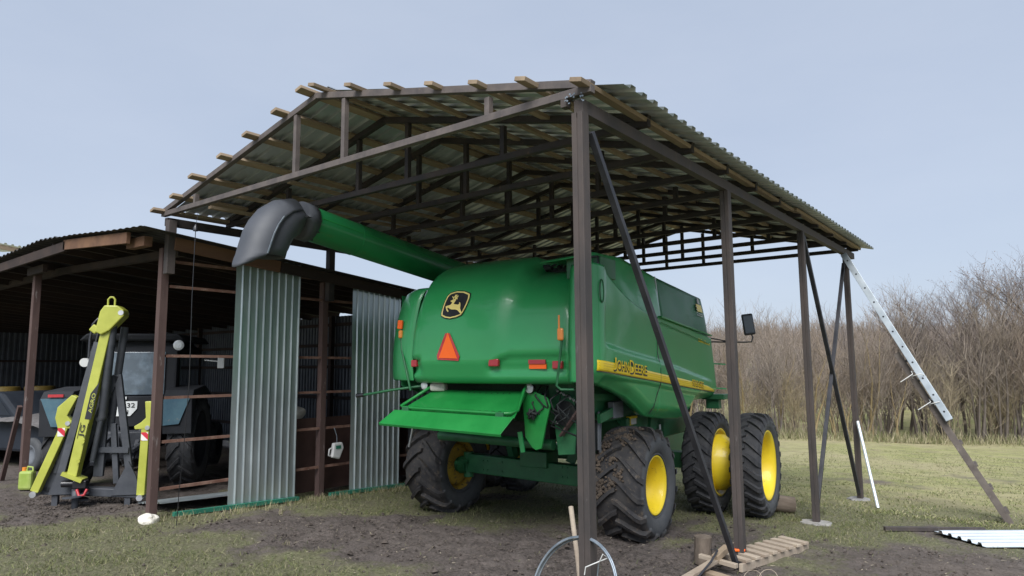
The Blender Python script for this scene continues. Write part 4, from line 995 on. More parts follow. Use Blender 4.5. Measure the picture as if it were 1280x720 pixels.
# outer deflector shell, a flatter scoop over the far half of the mouth and longer than it
rows = []
for i in (1, 2, 3, 4, 5, 6, 7, 8):
    p, w, rb, ra = spout_sec(i, {1: -.006, 2: .001, 3: .006, 4: .012, 5: .018}.get(i, .022)); f = max(0, (i-3)/5)
    rows.append([p + V((1, 0, 0))*ra*sin(th)*(1.0+.05*f) + w*rb*cos(th)*(1+.04*f) for th in [lerp(-1.25, 1.25, k/24) for k in range(25)]])
last = rows[-1]
for dz, sc in ((.06, .99), (.115, .90), (.15, .70)):
    rows.append([V((lerp(0, q.x - (1.7-3.0), sc) + (1.7-3.0), q.y - .35*dz, q.z - dz*(.1 + .9*max(0, cos(lerp(-1.5, 1.5, k/24)))))) for k, q in enumerate(last)])
mb = MB(); mb.grid(rows, True); mb.build('spout_lip', 'rubber_boot', sp, solid=.012, offset=1)
mb = MB(); qa = [r[-2] for r in rows[3:8]]; 
for q0, q1 in zip(qa, qa[1:]): mb.beam(q0 + V((.012, 0, 0)), q1 + V((.012, 0, 0)), .010, .022, (1, 0, 0))
mb.build('lip_clamp', 'wire', sp)

# ------------------------------------------------------------------ tractor and drilling boom in the barn
TR = radians(50); tx, ty = -1.58, -.07
tr = thing('tractor', 'old blue and dark tractor with big cab window, backed into the open barn', 'tractor', (tx, ty, .12), TR)
def part(mb, n, m, p=None, **k): return mb.build(n, m, p or tr, **k)
cabm = MB(); cabm.poly([(-.62, 1.25, 1.25), (-.62, 1.25, 2.15), (-.50, 1.32, 2.28), (.50, 1.32, 2.28), (.66, 1.25, 2.15), (.66, 1.25, 1.25)], (0, 1.5, 0)); cabo = part(cabm, 'cab', 'cab', bevel=.03)
mb = MB(); mb.bx(-.38, .50, 1.225, 1.24, 1.42, 2.08); part(mb, 'rear_window', 'glass', cabo, bevel=.01)
mb = MB(); mb.bx(.668, .68, 1.40, 2.6, 1.30, 2.05); part(mb, 'side_window', 'mirror', cabo)
mb = MB(); mb.poly([(-.72, 1.15, 2.25), (-.6, 1.1, 2.36), (.7, 1.1, 2.36), (.78, 1.15, 2.25)], (0, 1.8, 0)); part(mb, 'cab_roof', 'cab', cabo, bevel=.03)
for x, z in ((.72, 2.18),):
    mb = MB(); mb.tube([(x, 1.14, z), (x, 1.05, z)], [.06, .085], 18); lp = part(mb, 'work_lamp', 'cab', cabo); mb = MB(); mb.tube([(x, 1.049, z), (x, 1.035, z)], [.078, .05], 18); part(mb, 'lamp_glass', 'lamp', lp)
mb = MB(); mb.bx(-.45, .60, 1.10, 1.25, .95, 1.40); part(mb, 'rear_panel', 'cab', bevel=.01)
pl_ = MB(); pl_.poly([(-.12, 1.09, 1.33), (.17, 1.09, 1.33), (.17, 1.09, 1.22), (.08, 1.09, 1.11), (-.12, 1.09, 1.11)], (0, -.006, 0)); plo = part(pl_, 'licence_plate', 'whiteplate')
for txt, x0, z0, w, h in (('9932', -.10, 1.235, .24, .07), ('4H', -.06, 1.135, .11, .065)):
    vs, fs = fit_text(txt, w, h, .01); mb = MB(); mb.add([(x0+u, 1.078, z0+v) for u, v in vs], fs); part(mb, 'plate_lettering', 'black', plo, fixn=False)
mb = MB(); mb.bx(-.08, .02, 1.07, 1.09, 1.36, 1.40); part(mb, 'plate_lamp', 'whiteplate')
for s in (-1, 1):
    mb = MB(); mb.poly([(s*.62, y, z) for y, z in ((.78, .85), (.74, 1.38), (.86, 1.50), (1.6, 1.55), (2.2, 1.35), (1.6, 1.42), (1.0, 1.36), (.9, .9))], (s*.40, 0, 0)); part(mb, 'fender', 'cab', bevel=.01)
    mb = MB(); mb.poly([(s*.63, .732, 1.40), (s*1.0, .732, 1.40), (s*.85, .745, 1.00), (s*.63, .76, .98)], (0, -.01, 0)); part(mb, 'fender_face', 'blue')
    h = make_wheel('rear_wheel', .72, .38, .42, 18, .035, .36, V((s*.83, 1.55, .70)), s, .16, 'tyre', 'cab', tr, 'cab')
mb = MB(); mb.box((-.80, .72, 1.44), (.20, .04, .04)); part(mb, 'tail_lamp', 'red')
mb = MB(); mb.bx(-.32, .32, 1.2, 3.8, .55, 1.1); part(mb, 'transmission', 'cab', bevel=.03)
mb = MB(); mb.bx(-.38, .38, 2.8, 4.3, 1.0, 1.5); part(mb, 'bonnet', 'blue', bevel=.06)
for s in (-1, 1): h = make_wheel('front_wheel', .42, .25, .24, 14, .02, .3, V((s*.7, 3.9, .40)), s, .08, 'tyre', 'cab', tr, 'cab')
rnd = random.Random(6)
for k in range(10):
    x = rnd.uniform(-.35, .45); mb = MB(); mb.beam((x, .95, rnd.uniform(.5, 1.0)), (x+rnd.uniform(-.2, .2), .55, rnd.uniform(.35, .8)), .05, .05); part(mb, 'linkage_arm', 'implement')
mb = MB(); mb.bx(-.3, .4, .8, 1.1, .5, .9); part(mb, 'hitch_frame', 'implement', bevel=.02)
mb = MB(); mb.tube([(1.05, 1.3, 1.95), (1.25, 1.3, 1.93)], .012, 6); mb.box((1.30, 1.3, 1.92), (.10, .05, .20)); part(mb, 'side_mirror', 'white', bevel=.01)

bm_ = thing('drilling_boom', 'yellow and black hydraulic auger boom with two outrigger legs behind the tractor', 'drilling rig', (tx, ty, .12), TR)
def bp(mb, n, m, p=None, **k): return mb.build(n, m, p or bm_, **k)
def Z_(z): return z - .12
mb = MB(); mb.beam((-.60, 0, Z_(.36)), (.62, 0, Z_(.26)), .16, .11); base = bp(mb, 'base_frame', 'implement', bevel=.01)
mb = MB(); mb.beam((-.56, -.02, Z_(.36)), (-.20, -.02, Z_(.80)), .12, .14); mb.poly([(-.50, -.1, Z_(.30)), (-.10, -.1, Z_(.30)), (-.15, -.1, Z_(.95)), (-.30, -.1, Z_(.90))], (0, .03, 0)); mb.poly([(.25, -.1, Z_(.26)), (.62, -.1, Z_(.26)), (.55, -.1, Z_(.50)), (.45, -.1, Z_(.70)), (.38, -.1, Z_(.55))], (0, .03, 0)); bp(mb, 'gusset', 'implement')
for x, z in ((-.43, .14), (.45, .1)):
    mb = MB(); mb.beam((x, -.03, Z_(.32)), (x, -.03, Z_(z-.03)), .07, .07, (0, 1, 0)); bp(mb, 'foot', 'implement')
for (x0, z0), (x1, z1), w in (((-.30, .40), (.20, 1.85), .09), ((.22, 1.86), (.44, .50), .09), ((.08, 1.75), (.05, .5), .12), ((.2, 1.2), (.28, .4), .07)):
    mb = MB(); mb.beam((x0, .03, Z_(z0)), (x1, .03, Z_(z1)), .07, w, (1, 0, 0)); bp(mb, 'mast_leg', 'implement', bevel=.006)
mb = MB(); mb.beam((.0, .0, Z_(.86)), (.42, .0, Z_(.84)), .08, .07); bp(mb, 'cross_bar', 'implement')
# folded boom: leaning box beam
B0, B1 = V((-.17, -.20, Z_(.55))), V((.12, -.10, Z_(2.60)))
mb = MB(); mb.beam(B0, B1, .12, .15, (0, 1, 0)); boom = bp(mb, 'boom', 'lime', bevel=.01)
mb = MB(); mb.beam(B0 + V((-.13, -.02, .05)), B1 + V((-.12, -.02, -.30)), .085, .09, (0, 1, 0)); mb.beam(B0 + V((-.055, -.02, .0)), B1 + V((-.065, 0, -.2)), .02, .06, (0, 1, 0)); bp(mb, 'boom_rail', 'implement', boom)
mb = MB(); mb.poly([(-.02, -.23, Z_(2.44)), (.06, -.23, Z_(2.40)), (.16, -.23, Z_(2.46)), (.33, -.23, Z_(2.66)), (.32, -.23, Z_(2.74)), (.24, -.23, Z_(2.80)), (.08, -.23, Z_(2.80)), (.03, -.23, Z_(2.72))], (0, .22, 0)); hd_ = bp(mb, 'boom_head', 'lime', bevel=.015)
mb = MB(); mb.beam((-.02, -.14, Z_(2.52)), (-.08, -.14, Z_(2.44)), .10, .05, (0, 1, 0)); bp(mb, 'head_lug', 'lime', hd_, bevel=.015)
mb = MB(); mb.tube([(.09, -.12, Z_(2.79)), (.09, -.12, Z_(2.89)), (.115, -.12, Z_(2.92)), (.15, -.12, Z_(2.92)), (.175, -.12, Z_(2.89)), (.175, -.12, Z_(2.79))], .014, 8); bp(mb, 'lifting_eye', 'lime', hd_)
mb = MB(); mb.tube([(.29, -.235, Z_(2.70)), (.29, -.0, Z_(2.70))], .035, 12); bp(mb, 'head_pin', 'chrome', hd_)
mb = MB(); mb.beam(B0 + V((.0, 0, -.03)), B0 + V((.02, 0, .015)), .26, .20, (0, 1, 0)); bp(mb, 'boom_plate', 'lime', boom)
# black badge panels on the boom face
def boom_pt(t, x, off): 
    p = lerp_v(B0, B1, t); dd = (B1-B0).normalized(); r = dd.cross(V((0, 1, 0))).normalized()
    return p + r*(-x if r.x < 0 else x) + V((0, -off, 0))
mb = MB(); mb.poly([boom_pt(.36, .0, .078), boom_pt(.36, .075, .078), boom_pt(.60, .075, .078), boom_pt(.52, .0, .078)], (0, -.004, 0)); bp(mb, 'boom_panel', 'black', boom)
def boom_text(txt, t0, L, x0, h, mat, off=.084):
    vs, fs = fit_text(txt, L, h, .01); bl = (B1-B0).length; mb = MB()
    mb.add([boom_pt(t0 + u/bl, x0 - v, off) for u, v in vs], fs); bp(mb, 'boom_lettering', mat, boom, fixn=False)
boom_text('AGRO', .40, .26, .065, .045, 'lime')
boom_text('JG', .245, .16, .045, .07, 'black')
mb = MB()
for a_, b_ in (((.235, -.035), (.335, -.035)), ((.235, .055), (.335, .055))): mb.beam(boom_pt(a_[0], a_[1], .08), boom_pt(b_[0], b_[1], .08), .004, .006, (0, 1, 0))
mb.build('lettering_frame', 'black', boom)
for t in (.10, .22): 
    mb = MB(); p = boom_pt(t, .05, .09); mb.tube([p, p + V((0, -.03, 0))], .025, 10); bp(mb, 'boom_bolt', 'lime', boom)
mb = MB(); mb.tube([(.17, -.12, Z_(2.62)), (.10, -.10, Z_(1.30)), (.06, -.08, Z_(1.25))], .055, 14); mb.tube([(.085, -.1, Z_(1.28)), (-.0, -.08, Z_(.72))], .035, 12); bp(mb, 'lift_cylinder', 'implement')
mb = MB(); mb.tube([(.26, .06, Z_(2.52)), (.14, .08, Z_(1.1))], .05, 12); bp(mb, 'rear_cylinder', 'implement')
mb = MB(); mb.tube([(-.15, .0, Z_(2.1)), (-.16, .03, Z_(2.35)), (-.14, .05, Z_(2.56)), (-.09, .07, Z_(2.64)), (-.05, .05, Z_(2.55)), (-.08, .02, Z_(2.3)), (-.19, .0, Z_(2.0))], .018, 8); bp(mb, 'hydraulic_hose', 'black')
mb = MB(); mb.tube([(-.17, -.02, Z_(2.04)), (-.17, -.09, Z_(2.03))], [.05, .06], 14); wl = bp(mb, 'work_lamp', 'white')
# drilling head and bit
mb = MB(); mb.tube([(-.30, -.2, Z_(.45)), (-.02, -.2, Z_(.45))], .045, 12); mb.box((-.08, -.2, Z_(.44)), (.16, .12, .10)); bp(mb, 'drive_motor', 'black', boom, bevel=.01)
mb = MB()
for k in range(28):
    pass
rows = []
for k in range(30):
    th = k/29*2*pi*1.1; z = Z_(.24 + .09*k/29); rows.append([V((-.13 + r*cos(th), -.2 + r*sin(th), z)) for r in (.03, .15)])
mb.grid(rows, False); mb.tube([(-.13, -.2, Z_(.02)), (-.13, -.2, Z_(.38))], [.035, .05], 12); bp(mb, 'auger_bit', 'implement', solid=.02)
mb = MB(); mb.tube([(-.10, -.26, Z_(.38)), (-.06, -.29, Z_(.30)), (.0, -.29, Z_(.31)), (.02, -.26, Z_(.38))], .018, 8); bp(mb, 'safety_strap', 'redborder', boom)
# outrigger legs
for s, (x0, z0), (x1, z1), (x2, z2) in ((-1, (-.31, 1.24), (-.63, .36), (-.30, 1.56)), (1, (.66, 1.16), (.64, .26), (.68, 1.50))):
    leg = MB(); leg.beam((x1, -.12, Z_(z1)), (x0, -.12, Z_(z0)), .10, .13, (0, 1, 0)); lg = bp(leg, 'outrigger_leg', 'lime', bevel=.008)
    if s < 0: out = [(-.40, 1.16), (-.26, 1.16), (-.22, 1.20), (-.24, 1.26), (-.30, 1.33), (-.19, 1.57), (-.26, 1.60), (-.42, 1.44), (-.44, 1.30)]
    else: out = [(.53, 1.13), (.75, 1.13), (.75, 1.50), (.64, 1.50), (.66, 1.28), (.60, 1.22), (.52, 1.17)]
    mb = MB(); mb.poly([(x, -.19, Z_(z)) for x, z in out], (0, .12, 0)); bp(mb, 'leg_bracket', 'lime', lg, bevel=.008)
    mb = MB(); mb.tube([(x0+.06, -.10, Z_(z0-.06)), (lerp(x0, x1, .75)+.12, -.06, Z_(lerp(z0, z1, .75)))], .045, 12); bp(mb, 'leg_cylinder', 'implement', lg)
    hz = lerp_v(V((x1, -.12, Z_(z1))), V((x0, -.12, Z_(z0))), .86); mb = MB(); mb.box(hz + V((0, -.069, 0)), (.085, .004, .11)); bp(mb, 'hazard_sticker', 'hazard', lg)
    mb = MB(); mb.tube([(x1, -.22, Z_(z1-.03)), (x1, -.02, Z_(z1-.03))], .04, 12); bp(mb, 'leg_pin', 'chrome', lg)
    mb = MB(); mb.tube([(x0+.03, -.21, Z_(z0-.01)), (x0+.03, -.1, Z_(z0-.01))], .03, 12); bp(mb, 'leg_pin', 'chrome', lg)

# dark parked car at the back left of the barn
car = thing('parked_car', 'dark blue estate car parked deep inside the barn, front wheel showing', 'car', (-7.6, 1.12, .05), radians(12))
mb = MB(); mb.poly([(x, -.75, z) for x, z in ((-2.0, .35), (-2.1, .75), (-1.9, .98), (-1.6, 1.42), (.1, 1.45), (.75, 1.0), (1.75, .88), (2.0, .65), (2.0, .35))], (0, 1.5, 0)); cb = mb.build('car_body', 'carpaint', car, bevel=.06)
mb = MB(); mb.poly([(x, -.765, z) for x, z in ((-1.75, 1.0), (-1.5, 1.36), (.02, 1.38), (.5, 1.02))], (0, 1.53, 0)); mb.build('side_window', 'carpaint', cb)
mb = MB(); mb.tube([(1.93, -.5, .68), (2.02, -.5, .68)], .09, 14); mb.build('headlight', 'lamp', cb)
for x in (-1.3, 1.3):
    for y in (-.72, .72):
        h = lathe([(-.09, .17), (-.10, .25), (-.08, .31), (.08, .31), (.10, .25), (.09, .17)], 32); w_ = h.build('wheel', 'tyre', car); w_.location = (x, y, .33); w_.rotation_euler = (0, 0, pi/2)
        mb = lathe([(.09, .18), (.10, .16), (.05, .12), (.06, .0), (-.06, .0), (-.05, .12), (-.1, .16), (-.09, .18)], 24); mb.build('wheel_rim', 'greybox', w_)
mb = MB(); mb.box((0.4, -.2, 1.05), (1.7, 1.5, .06), Matrix.Rotation(.12, 3, 'Y')); mb.grid([[(lerp(-.2, 2.2, i/12), lerp(-.95, .9, j/8), 1.02 + .05*noise.noise(V((i*.6, j*.7, 0))) - .12*sst(i/12, .5, 1) - .12*(abs(j-4)/4)**3) for j in range(9)] for i in range(13)], True)
tarp = MB(); tarp.v, tarp.f, tarp.sm = mb.v[8:], [tuple(i-8 for i in f) for f in mb.f[6:]], mb.sm[6:]
M['tarp'] = worn('grey_tarp', (.09, .085, .085), (.15, .14, .14), .9, 0, 9, None, .62, .3)
tp = tarp.build('tarpaulin', 'tarp', solid=.01); tp.location = (-7.6, 1.12, .08); tp.rotation_euler = (0, 0, radians(12)); tag(tp, 'grey cloth sheet thrown over the bonnet of the dark car', 'cloth')
for x, y, l in ((-9.6, 1.10, 'dull yellow drum by the left edge, standing behind the barn post'), (-9.5, 1.75, 'dull yellow drum nearer the barn post, behind the covered car')):
    dr = lathe([(0, .01), (0, .28), (.02, .30), (.3, .30), (.32, .31), (.34, .30), (.6, .30), (.62, .31), (.64, .30), (.88, .30), (.9, .28), (.9, .01)], 28).build('oil_drum', 'barrel'); dr.rotation_euler = (0, -pi/2, 0); dr.location = (x, y, .66); tag(dr, l, 'drum', 'yellow drums in the barn')
    mb = MB(); mb.bx(x-.45, x+.45, y-.4, y+.4, 0, .655); tag(mb.build('wooden_crate', 'wood_dark', bevel=.01), l.replace('dull yellow drum', 'dark crate under the yellow drum').replace(', standing', '').replace('nearer', 'nearer'), 'crate')
# sacks and bits behind the partition
for k, (y, z, r, l) in enumerate(((2.25, 1.28, .16, 'pale lumpy sack on the brown partition, left of the wall sheets gap'), (2.0, 1.25, .13, 'smaller pale sack tucked against the tall wall sheet'))):
    m_ = bmesh.new(); bmesh.ops.create_icosphere(m_, subdivisions=3, radius=r)
    for v in m_.verts: v.co = V((v.co.x*1.1, v.co.y*1.2, v.co.z*.7)) * (1 + .22*noise.noise(v.co*9 + V((k*5, 0, 0))))
    me = bpy.data.meshes.new('sack'); m_.to_mesh(me); m_.free(); me.materials.append(M['sack']); o = bpy.data.objects.new('sack', me); C.objects.link(o); o.location = (-.50, y, z - .02); tag(o, l, 'sack')

# ------------------------------------------------------------------ small things
# jug hanging on the rail
jg = thing('plastic_jug', 'white plastic jug with green label hanging between the wall sheets', 'jug', (.02, 2.68, .60), 0)
mb = MB(); mb.poly([(-.03, y, z) for y, z in ((-.09, -.01), (.05, -.05), (.13, .12), (.10, .20), (-.06, .20), (-.07, .10))], (.07, 0, 0)); mb.build('jug_body', 'white', jg, bevel=.018)
mb = MB(); mb.tube([(0, -.07, .13), (0, -.12, .11), (0, -.13, .02), (0, -.09, .01)], .011, 8); mb.build('handle', 'white', jg)
mb = MB(); mb.box((.045, .015, .135), (.006, .09, .05)); mb.build('jug_label', 'kerbgreen', jg)
mb = MB(); mb.tube([(0, .02, .19), (-.02, .03, .30), (-.05, .0, .42)], .005, 6); mb.build('hanging_wire', 'wire', jg)
# cable with weight by the old post
mb = MB(); mb.tube([(.72, .02, 3.80), (.72, .0, 3.64)], .003, 6); mb.tube([(.72, 0, 3.66), (.72, 0, 3.62), (.72, 0, 3.58)], [.008, .03, .03], 10); mb.tube([(.72, 0, 3.6), (.71, .0, 2.8), (.70, .02, 1.8), (.62, .03, 1.0), (.52, .05, .5), (.50, .05, .12)], .005, 6)
tag(mb.build('hanging_cable', 'black'), 'thin dark cable hanging from the shed beam beside the rusty barn post', 'cable')
# stone at the foot of the post
m_ = bmesh.new(); bmesh.ops.create_icosphere(m_, subdivisions=3, radius=.1)
for v in m_.verts: v.co = V((v.co.x*1.1, v.co.y, v.co.z*.75)) * (1 + .35*noise.noise(v.co*14))
me = bpy.data.meshes.new('stone'); m_.to_mesh(me); m_.free(); me.materials.append(M['stone']); o = bpy.data.objects.new('stone', me); C.objects.link(o); o.location = (.12, -.10, .16); tag(o, 'pale chunk of stone at the foot of the rusty barn post', 'stone')
# canister
cn = thing('canister', 'lime plastic canister with orange cap by the left barn post', 'canister', (-3.62, -.20, .13), radians(40))
mb = MB(); mb.box((0, 0, .15), (.20, .14, .28)); cb = mb.build('canister_body', 'cantin', cn, bevel=.035)
mb = MB(); mb.tube([(-.05, 0, .29), (-.05, 0, .34)], .032, 12); mb.build('canister_cap', 'canister_cap', cn)
mb = MB(); mb.tube([(-.01, 0, .29), (.0, 0, .35), (.07, 0, .34), (.08, 0, .28)], .014, 8); mb.build('handle', 'cantin', cn)
# pale pipe leaning against the last post
mb = MB(); mb.tube([(W+.05, 8.18, 1.02), (6.52, 7.60, -.20)], .024, 12); tag(mb.build('leaning_pipe', 'galv_new'), 'short pale metal pipe leaning against the farthest shed post', 'pipe')
# ladders
def ladder(name, p0, p1, across, width, rail, depth, nr, mat, label):
    p0, p1, ac = V(p0), V(p1), V(across).normalized(); t = thing(name, label, 'ladder', p0)
    for s in (-.5, .5):
        mb = MB(); mb.beam(ac*s*width, p1-p0+ac*s*width, rail, depth, (p1-p0).cross(ac)); r = mb.build('side_rail', mat, t, bevel=.003)
        if mat == 'alu':
            mb = MB()
            for k in range(nr):
                q = (p1-p0)*((k+.5)/nr) + ac*(s*width); mb.tube([q - ac*(rail*.5+.004), q + ac*(rail*.5+.004)], .014, 8)
            mb.build('rung_sockets', 'black', r)
    for k in range(nr):
        q = (p1-p0)*((k+.5)/nr)
        mb = MB()
        if mat == 'alu': mb.tube([q - ac*width*.5, q + ac*width*.5], .014, 8)
        else: up_ = (p1-p0).cross(ac).normalized(); up_ = up_ if up_.z > 0 else -up_; mb.beam(q - ac*width*.56 + up_*.05, q + ac*width*.56 + up_*.05, .05, .03, (p1-p0))
        mb.build('rung', mat, t)
    return t
ladder('metal_ladder', (7.50, 7.72, 1.14), (6.17, 8.12, 3.72), (-.12, 1, 0), .34, .03, .095, 11, 'alu', 'grey aluminium ladder lashed on top of a timber one, leaning on the far shed post')
M['ladderwood'] = worn('old_ladder_wood', (.085, .07, .062), (.14, .12, .105), .85, 0, 6, (.2, .17, .15), .6, .3)
ladder('timber_ladder', (8.12, 7.62, -.22), (6.85, 7.98, 2.10), (-.12, 1, 0), .36, .04, .085, 8, 'ladderwood', 'dark weathered timber ladder standing on the grass below the aluminium one')
for k, (x, z) in enumerate(((7.36, 1.32), (7.16, 1.72))):
    mb = MB(); rnd = random.Random(k+3)
    pts = [V((x + .10*cos(t*1.3), 7.66 + .12*sin(t*1.3), z + .03*sin(t*2.1) + .012*t)) for t in range(9)]
    mb.tube(pts + [V((x-.22, 7.55, z-.05))], .006, 6); tag(mb.build('lashing_wire', 'tape'), ('lower' if k == 0 else 'upper') + ' pale wire lashing around the two leaning ladders', 'wire')
# sheet and bar on the ground at right
rows = corr_rows((7.42, 5.97, gz(7.4, 6)+.03), (.72, .70, -.02), (.66, -.75, .0), 2.6, .86, .16, .03, (0, 0, 1), duty=.3)
sh = []
for i, r in enumerate(rows): sh.append([V((p.x, p.y, gz(p.x, p.y) + .03 + (p.z - rows[i][0].z) + .0)) for p in r])
mb = MB(); mb.grid(sh, False); tag(mb.build('metal_sheet', 'galv_new', solid=.0015), 'bright corrugated zinc sheet lying on the mud at the right edge', 'metal sheet')
mb = MB(); mb.beam((6.93, 5.66, gz(7, 5.6)+.035), (7.9, 6.50, gz(7.9, 6.5)+.035), .05, .05); tag(mb.build('steel_bar', 'rust', bevel=.004), 'dark square steel bar lying under the end of the zinc sheet', 'steel bar')
# coil of wire standing against the nearest post
co_ = thing('wire_coil', 'coil of bright steel wire standing against the nearest shed post', 'wire coil', (6.10, -.12, .11))
rnd = random.Random(9)
for k in range(7):
    r = .345 + rnd.uniform(-.010, .010); dx, dy, dz = rnd.uniform(-.008, .008), rnd.uniform(-.015, .015), rnd.uniform(-.008, .008)
    ux, uy = .99, -.14
    mb = MB(); mb.tube([(dx + ux*r*cos(t*pi/24) + .06*sin(t*pi/24)*.8, dy + uy*r*cos(t*pi/24) + .10*sin(t*pi/24), .355 + dz + r*sin(t*pi/24)) for t in range(49)], .0055, 6); mb.build('wire_loop', 'wire', co_)
mb = MB(); q = V((.99*.345*cos(.85), -.14*.345*cos(.85)+.06, .355+.345*sin(.85)))
mb.tube([q + V((-.02, -.02, -.02)), q + V((.01, -.03, .03)), q + V((.02, .02, .0)), q + V((-.04, -.02, -.03)), q + V((-.12, -.03, -.07)), q + V((-.13, -.03, -.12))], .004, 6); mb.build('tie', 'tape', co_)
mb = MB(); mb.tube([q + V((-.04, 0, -.04)), q + V((-.10, 0, -.45))], .004, 6); mb.build('spoke_wire', 'wire', co_)
mb = MB(); mb.tube([(5.66, .55, .86), (5.80, .42, .5), (5.92, .30, .10)], [.020, .018, .018], 10); tag(mb.build('wooden_stick', 'wood_grey'), 'grey wooden tool handle leaning behind the nearest shed post', 'stick')
# stump, timber ladder on the ground, offcuts and tools
def logobj(label, r, L, loc, rot, name='log'):
    n = 20; mb = MB(); rows = []
    for i in range(6):
        rows.append([((r*(1+.08*noise.noise(V((cos(k/n*2*pi)*1.5, sin(k/n*2*pi)*1.5, i*.4+L*7))))*cos(2*pi*k/n)), (r*(1+.08*noise.noise(V((cos(k/n*2*pi)*1.5+4, sin(k/n*2*pi)*1.5, i*.4))))*sin(2*pi*k/n)), L*i/5) for k in range(n)])
    mb.grid(rows, True, True); mb.add(rows[0], [tuple(range(n))[::-1]]); mb.add(rows[-1], [tuple(range(n))])
    o = mb.build(name, 'log'); o.location = loc; o.rotation_euler = rot; return tag(o, label, 'log')
logobj('short upright log beside the lying timber ladder', .085, .26, (5.82, 2.68, -.01), (.02, .04, 0))
logobj('thick log lying behind the outer right drive wheel', .115, .34, (5.70, 6.25, -.04), (radians(84), 0, radians(-62)))
lg = thing('lying_ladder', 'pale timber ladder lying on the ground in front of the second shed post', 'ladder', (6.10, 2.50, .07))
D = V((.20, 1.52, -.09)); AX = V((-.29, .10, 0)).normalized()
for s, o0, o1 in ((-.5, 0, 0), (.5, .0, .0)):
    mb = MB(); mb.beam(AX*s*.27 + V((.05, 0, .0)), D + AX*s*.24 + V((.05, .0, .0)), .035, .075); mb.build('side_rail', 'wood_grey', lg, bevel=.004)
for k in range(8):
    q = D*((k+.6)/8.2) + V((.055, 0, .055)); mb = MB(); mb.beam(q - AX*.165, q + AX*.165, .075, .028, (0, 0, 1)); mb.build('rung', 'wood_grey', lg, bevel=.004)
for k, (p, q, w, h, m, l) in enumerate((((6.02, 1.80, .09), (6.08, 2.42, .13), .075, .03, 'wood_grey', 'grey plank lying across the near end of the timber ladder'),
        ((5.90, 2.42, .13), (6.28, 2.36, .11), .05, .04, 'wood_grey', 'short pale batten on the near end of the timber ladder'),
        ((6.08, 2.34, .15), (6.12, 2.56, .21), .065, .055, 'wood_new', 'small fresh-cut wood block propped on the ladder'),
        ((6.00, 2.20, .04), (6.34, 2.10, .04), .10, .07, 'wood_new', 'board offcut flat on the mud under the ladder end'))):
    mb = MB(); mb.beam(p, q, w, h); tag(mb.build('wood_offcut', m, bevel=.004), l, 'plank')
mb = MB(); mb.tube([(6.14, 1.80, .12), (6.12, 2.15, .17), (6.10, 2.36, .22)], .010, 8); tag(mb.build('crowbar', 'darksteel'), 'thin dark crowbar resting across the pale planks', 'crowbar')
cl_ = thing('hand_saw', 'small saw with red-orange handle lying on the timber ladder', 'tool', (6.10, 2.78, .13), radians(30))
mb = MB(); mb.poly([(-.02, -.04, 0), (.10, -.03, 0), (.12, .03, 0), (.05, .045, 0), (-.03, .03, 0)], (0, 0, .025)); mb.build('handle', 'orange', cl_, bevel=.008)
mb = MB(); mb.poly([(-.28, .0, .008), (-.03, -.03, .008), (-.03, .03, .008)], (0, 0, .003)); mb.build('blade', 'darksteel', cl_)
for k, (x, y) in enumerate(((6.44, 2.30), (6.54, 2.42))):
    mb = MB(); mb.tube([(x + .08*cos(t*.45), y + .06*sin(t*.45), gz(x, y)+.02 + .06*max(0, sin(t*.45))) for t in range(14)], .0025, 6); tag(mb.build('loose_wire', 'wood_grey'), ('nearer' if k == 0 else 'farther') + ' curl of pale wire on the soil by the ladder end', 'wire')

# ------------------------------------------------------------------ vegetation
def ribbon(mb, p, q, w0, w1):
    d = (q-p); 
    if d.length < 1e-5: return
    d.normalize(); r = d.cross(V((random.uniform(-1,1), random.uniform(-1,1), .3))).normalized()
    r2 = d.cross(r)
    vs = [p + r*w0, p - r*w0*.5 + r2*w0*.87, p - r*w0*.5 - r2*w0*.87, q + r*w1, q - r*w1*.5 + r2*w1*.87, q - r*w1*.5 - r2*w1*.87]
    mb.add(vs, [(0,1,4,3), (1,2,5,4), (2,0,3,5)])
def branch(mb, p, d, L, w, depth, rnd, spread, upw, tips=None):
    seg_n = 3; q = p
    for k in range(seg_n):
        d = (d + V((rnd.gauss(0, .13), rnd.gauss(0, .13), rnd.gauss(upw, .08)))).normalized()
        nq = q + d*(L/seg_n); ribbon(mb, q, nq, w*(1-k/seg_n*.45), w*(1-(k+1)/seg_n*.45)); q = nq
        if depth > 0:
            for _ in range(rnd.choice((1, 2)) if k else 1):
                dd = (d + V((rnd.gauss(0, spread), rnd.gauss(0, spread), rnd.gauss(.05, spread*.5)))).normalized()
                branch(mb, q, dd, L*rnd.uniform(.42, .68), w*.55, depth-1, rnd, spread, upw, tips)
    if tips is not None and depth <= 0: tips.append(q)
def make_shrub(seed, h, nst, mat, tmat, yellow=False):
    rnd = random.Random(seed); root = thing('bare_shrub', 'x', 'shrub')
    st = MB(); tw = MB()
    for i in range(nst):
        an = rnd.uniform(0, 2*pi); p = V((rnd.gauss(0, .45), rnd.gauss(0, .45), -.15)); ln = rnd.uniform(.08, .42)
        d = V((cos(an)*ln, sin(an)*ln, 1)).normalized(); q = p; L = h*rnd.uniform(.55, .95); w = rnd.uniform(.014, .030)
        for k in range(5):
            d = (d + V((rnd.gauss(0, .07), rnd.gauss(0, .07), .02))).normalized(); nq = q + d*L/5
            ribbon(st, q, nq, w*(1-k*.16), w*(1-(k+1)*.16)); q = nq
            for _ in range((0, 2, 4, 4, 5)[k]):
                dd = (d*.8 + V((rnd.gauss(0, .5), rnd.gauss(0, .5), rnd.gauss(.25, .25)))).normalized()
                branch(tw, lerp_v(q, nq, rnd.random()), dd, h*rnd.uniform(.14, .30), .0085, 1 if rnd.random() < .75 else 2, rnd, .45, .06)
    st.build('stems', tmat, root, fixn=False); tw.build('twigs', mat, root, fixn=False); return root
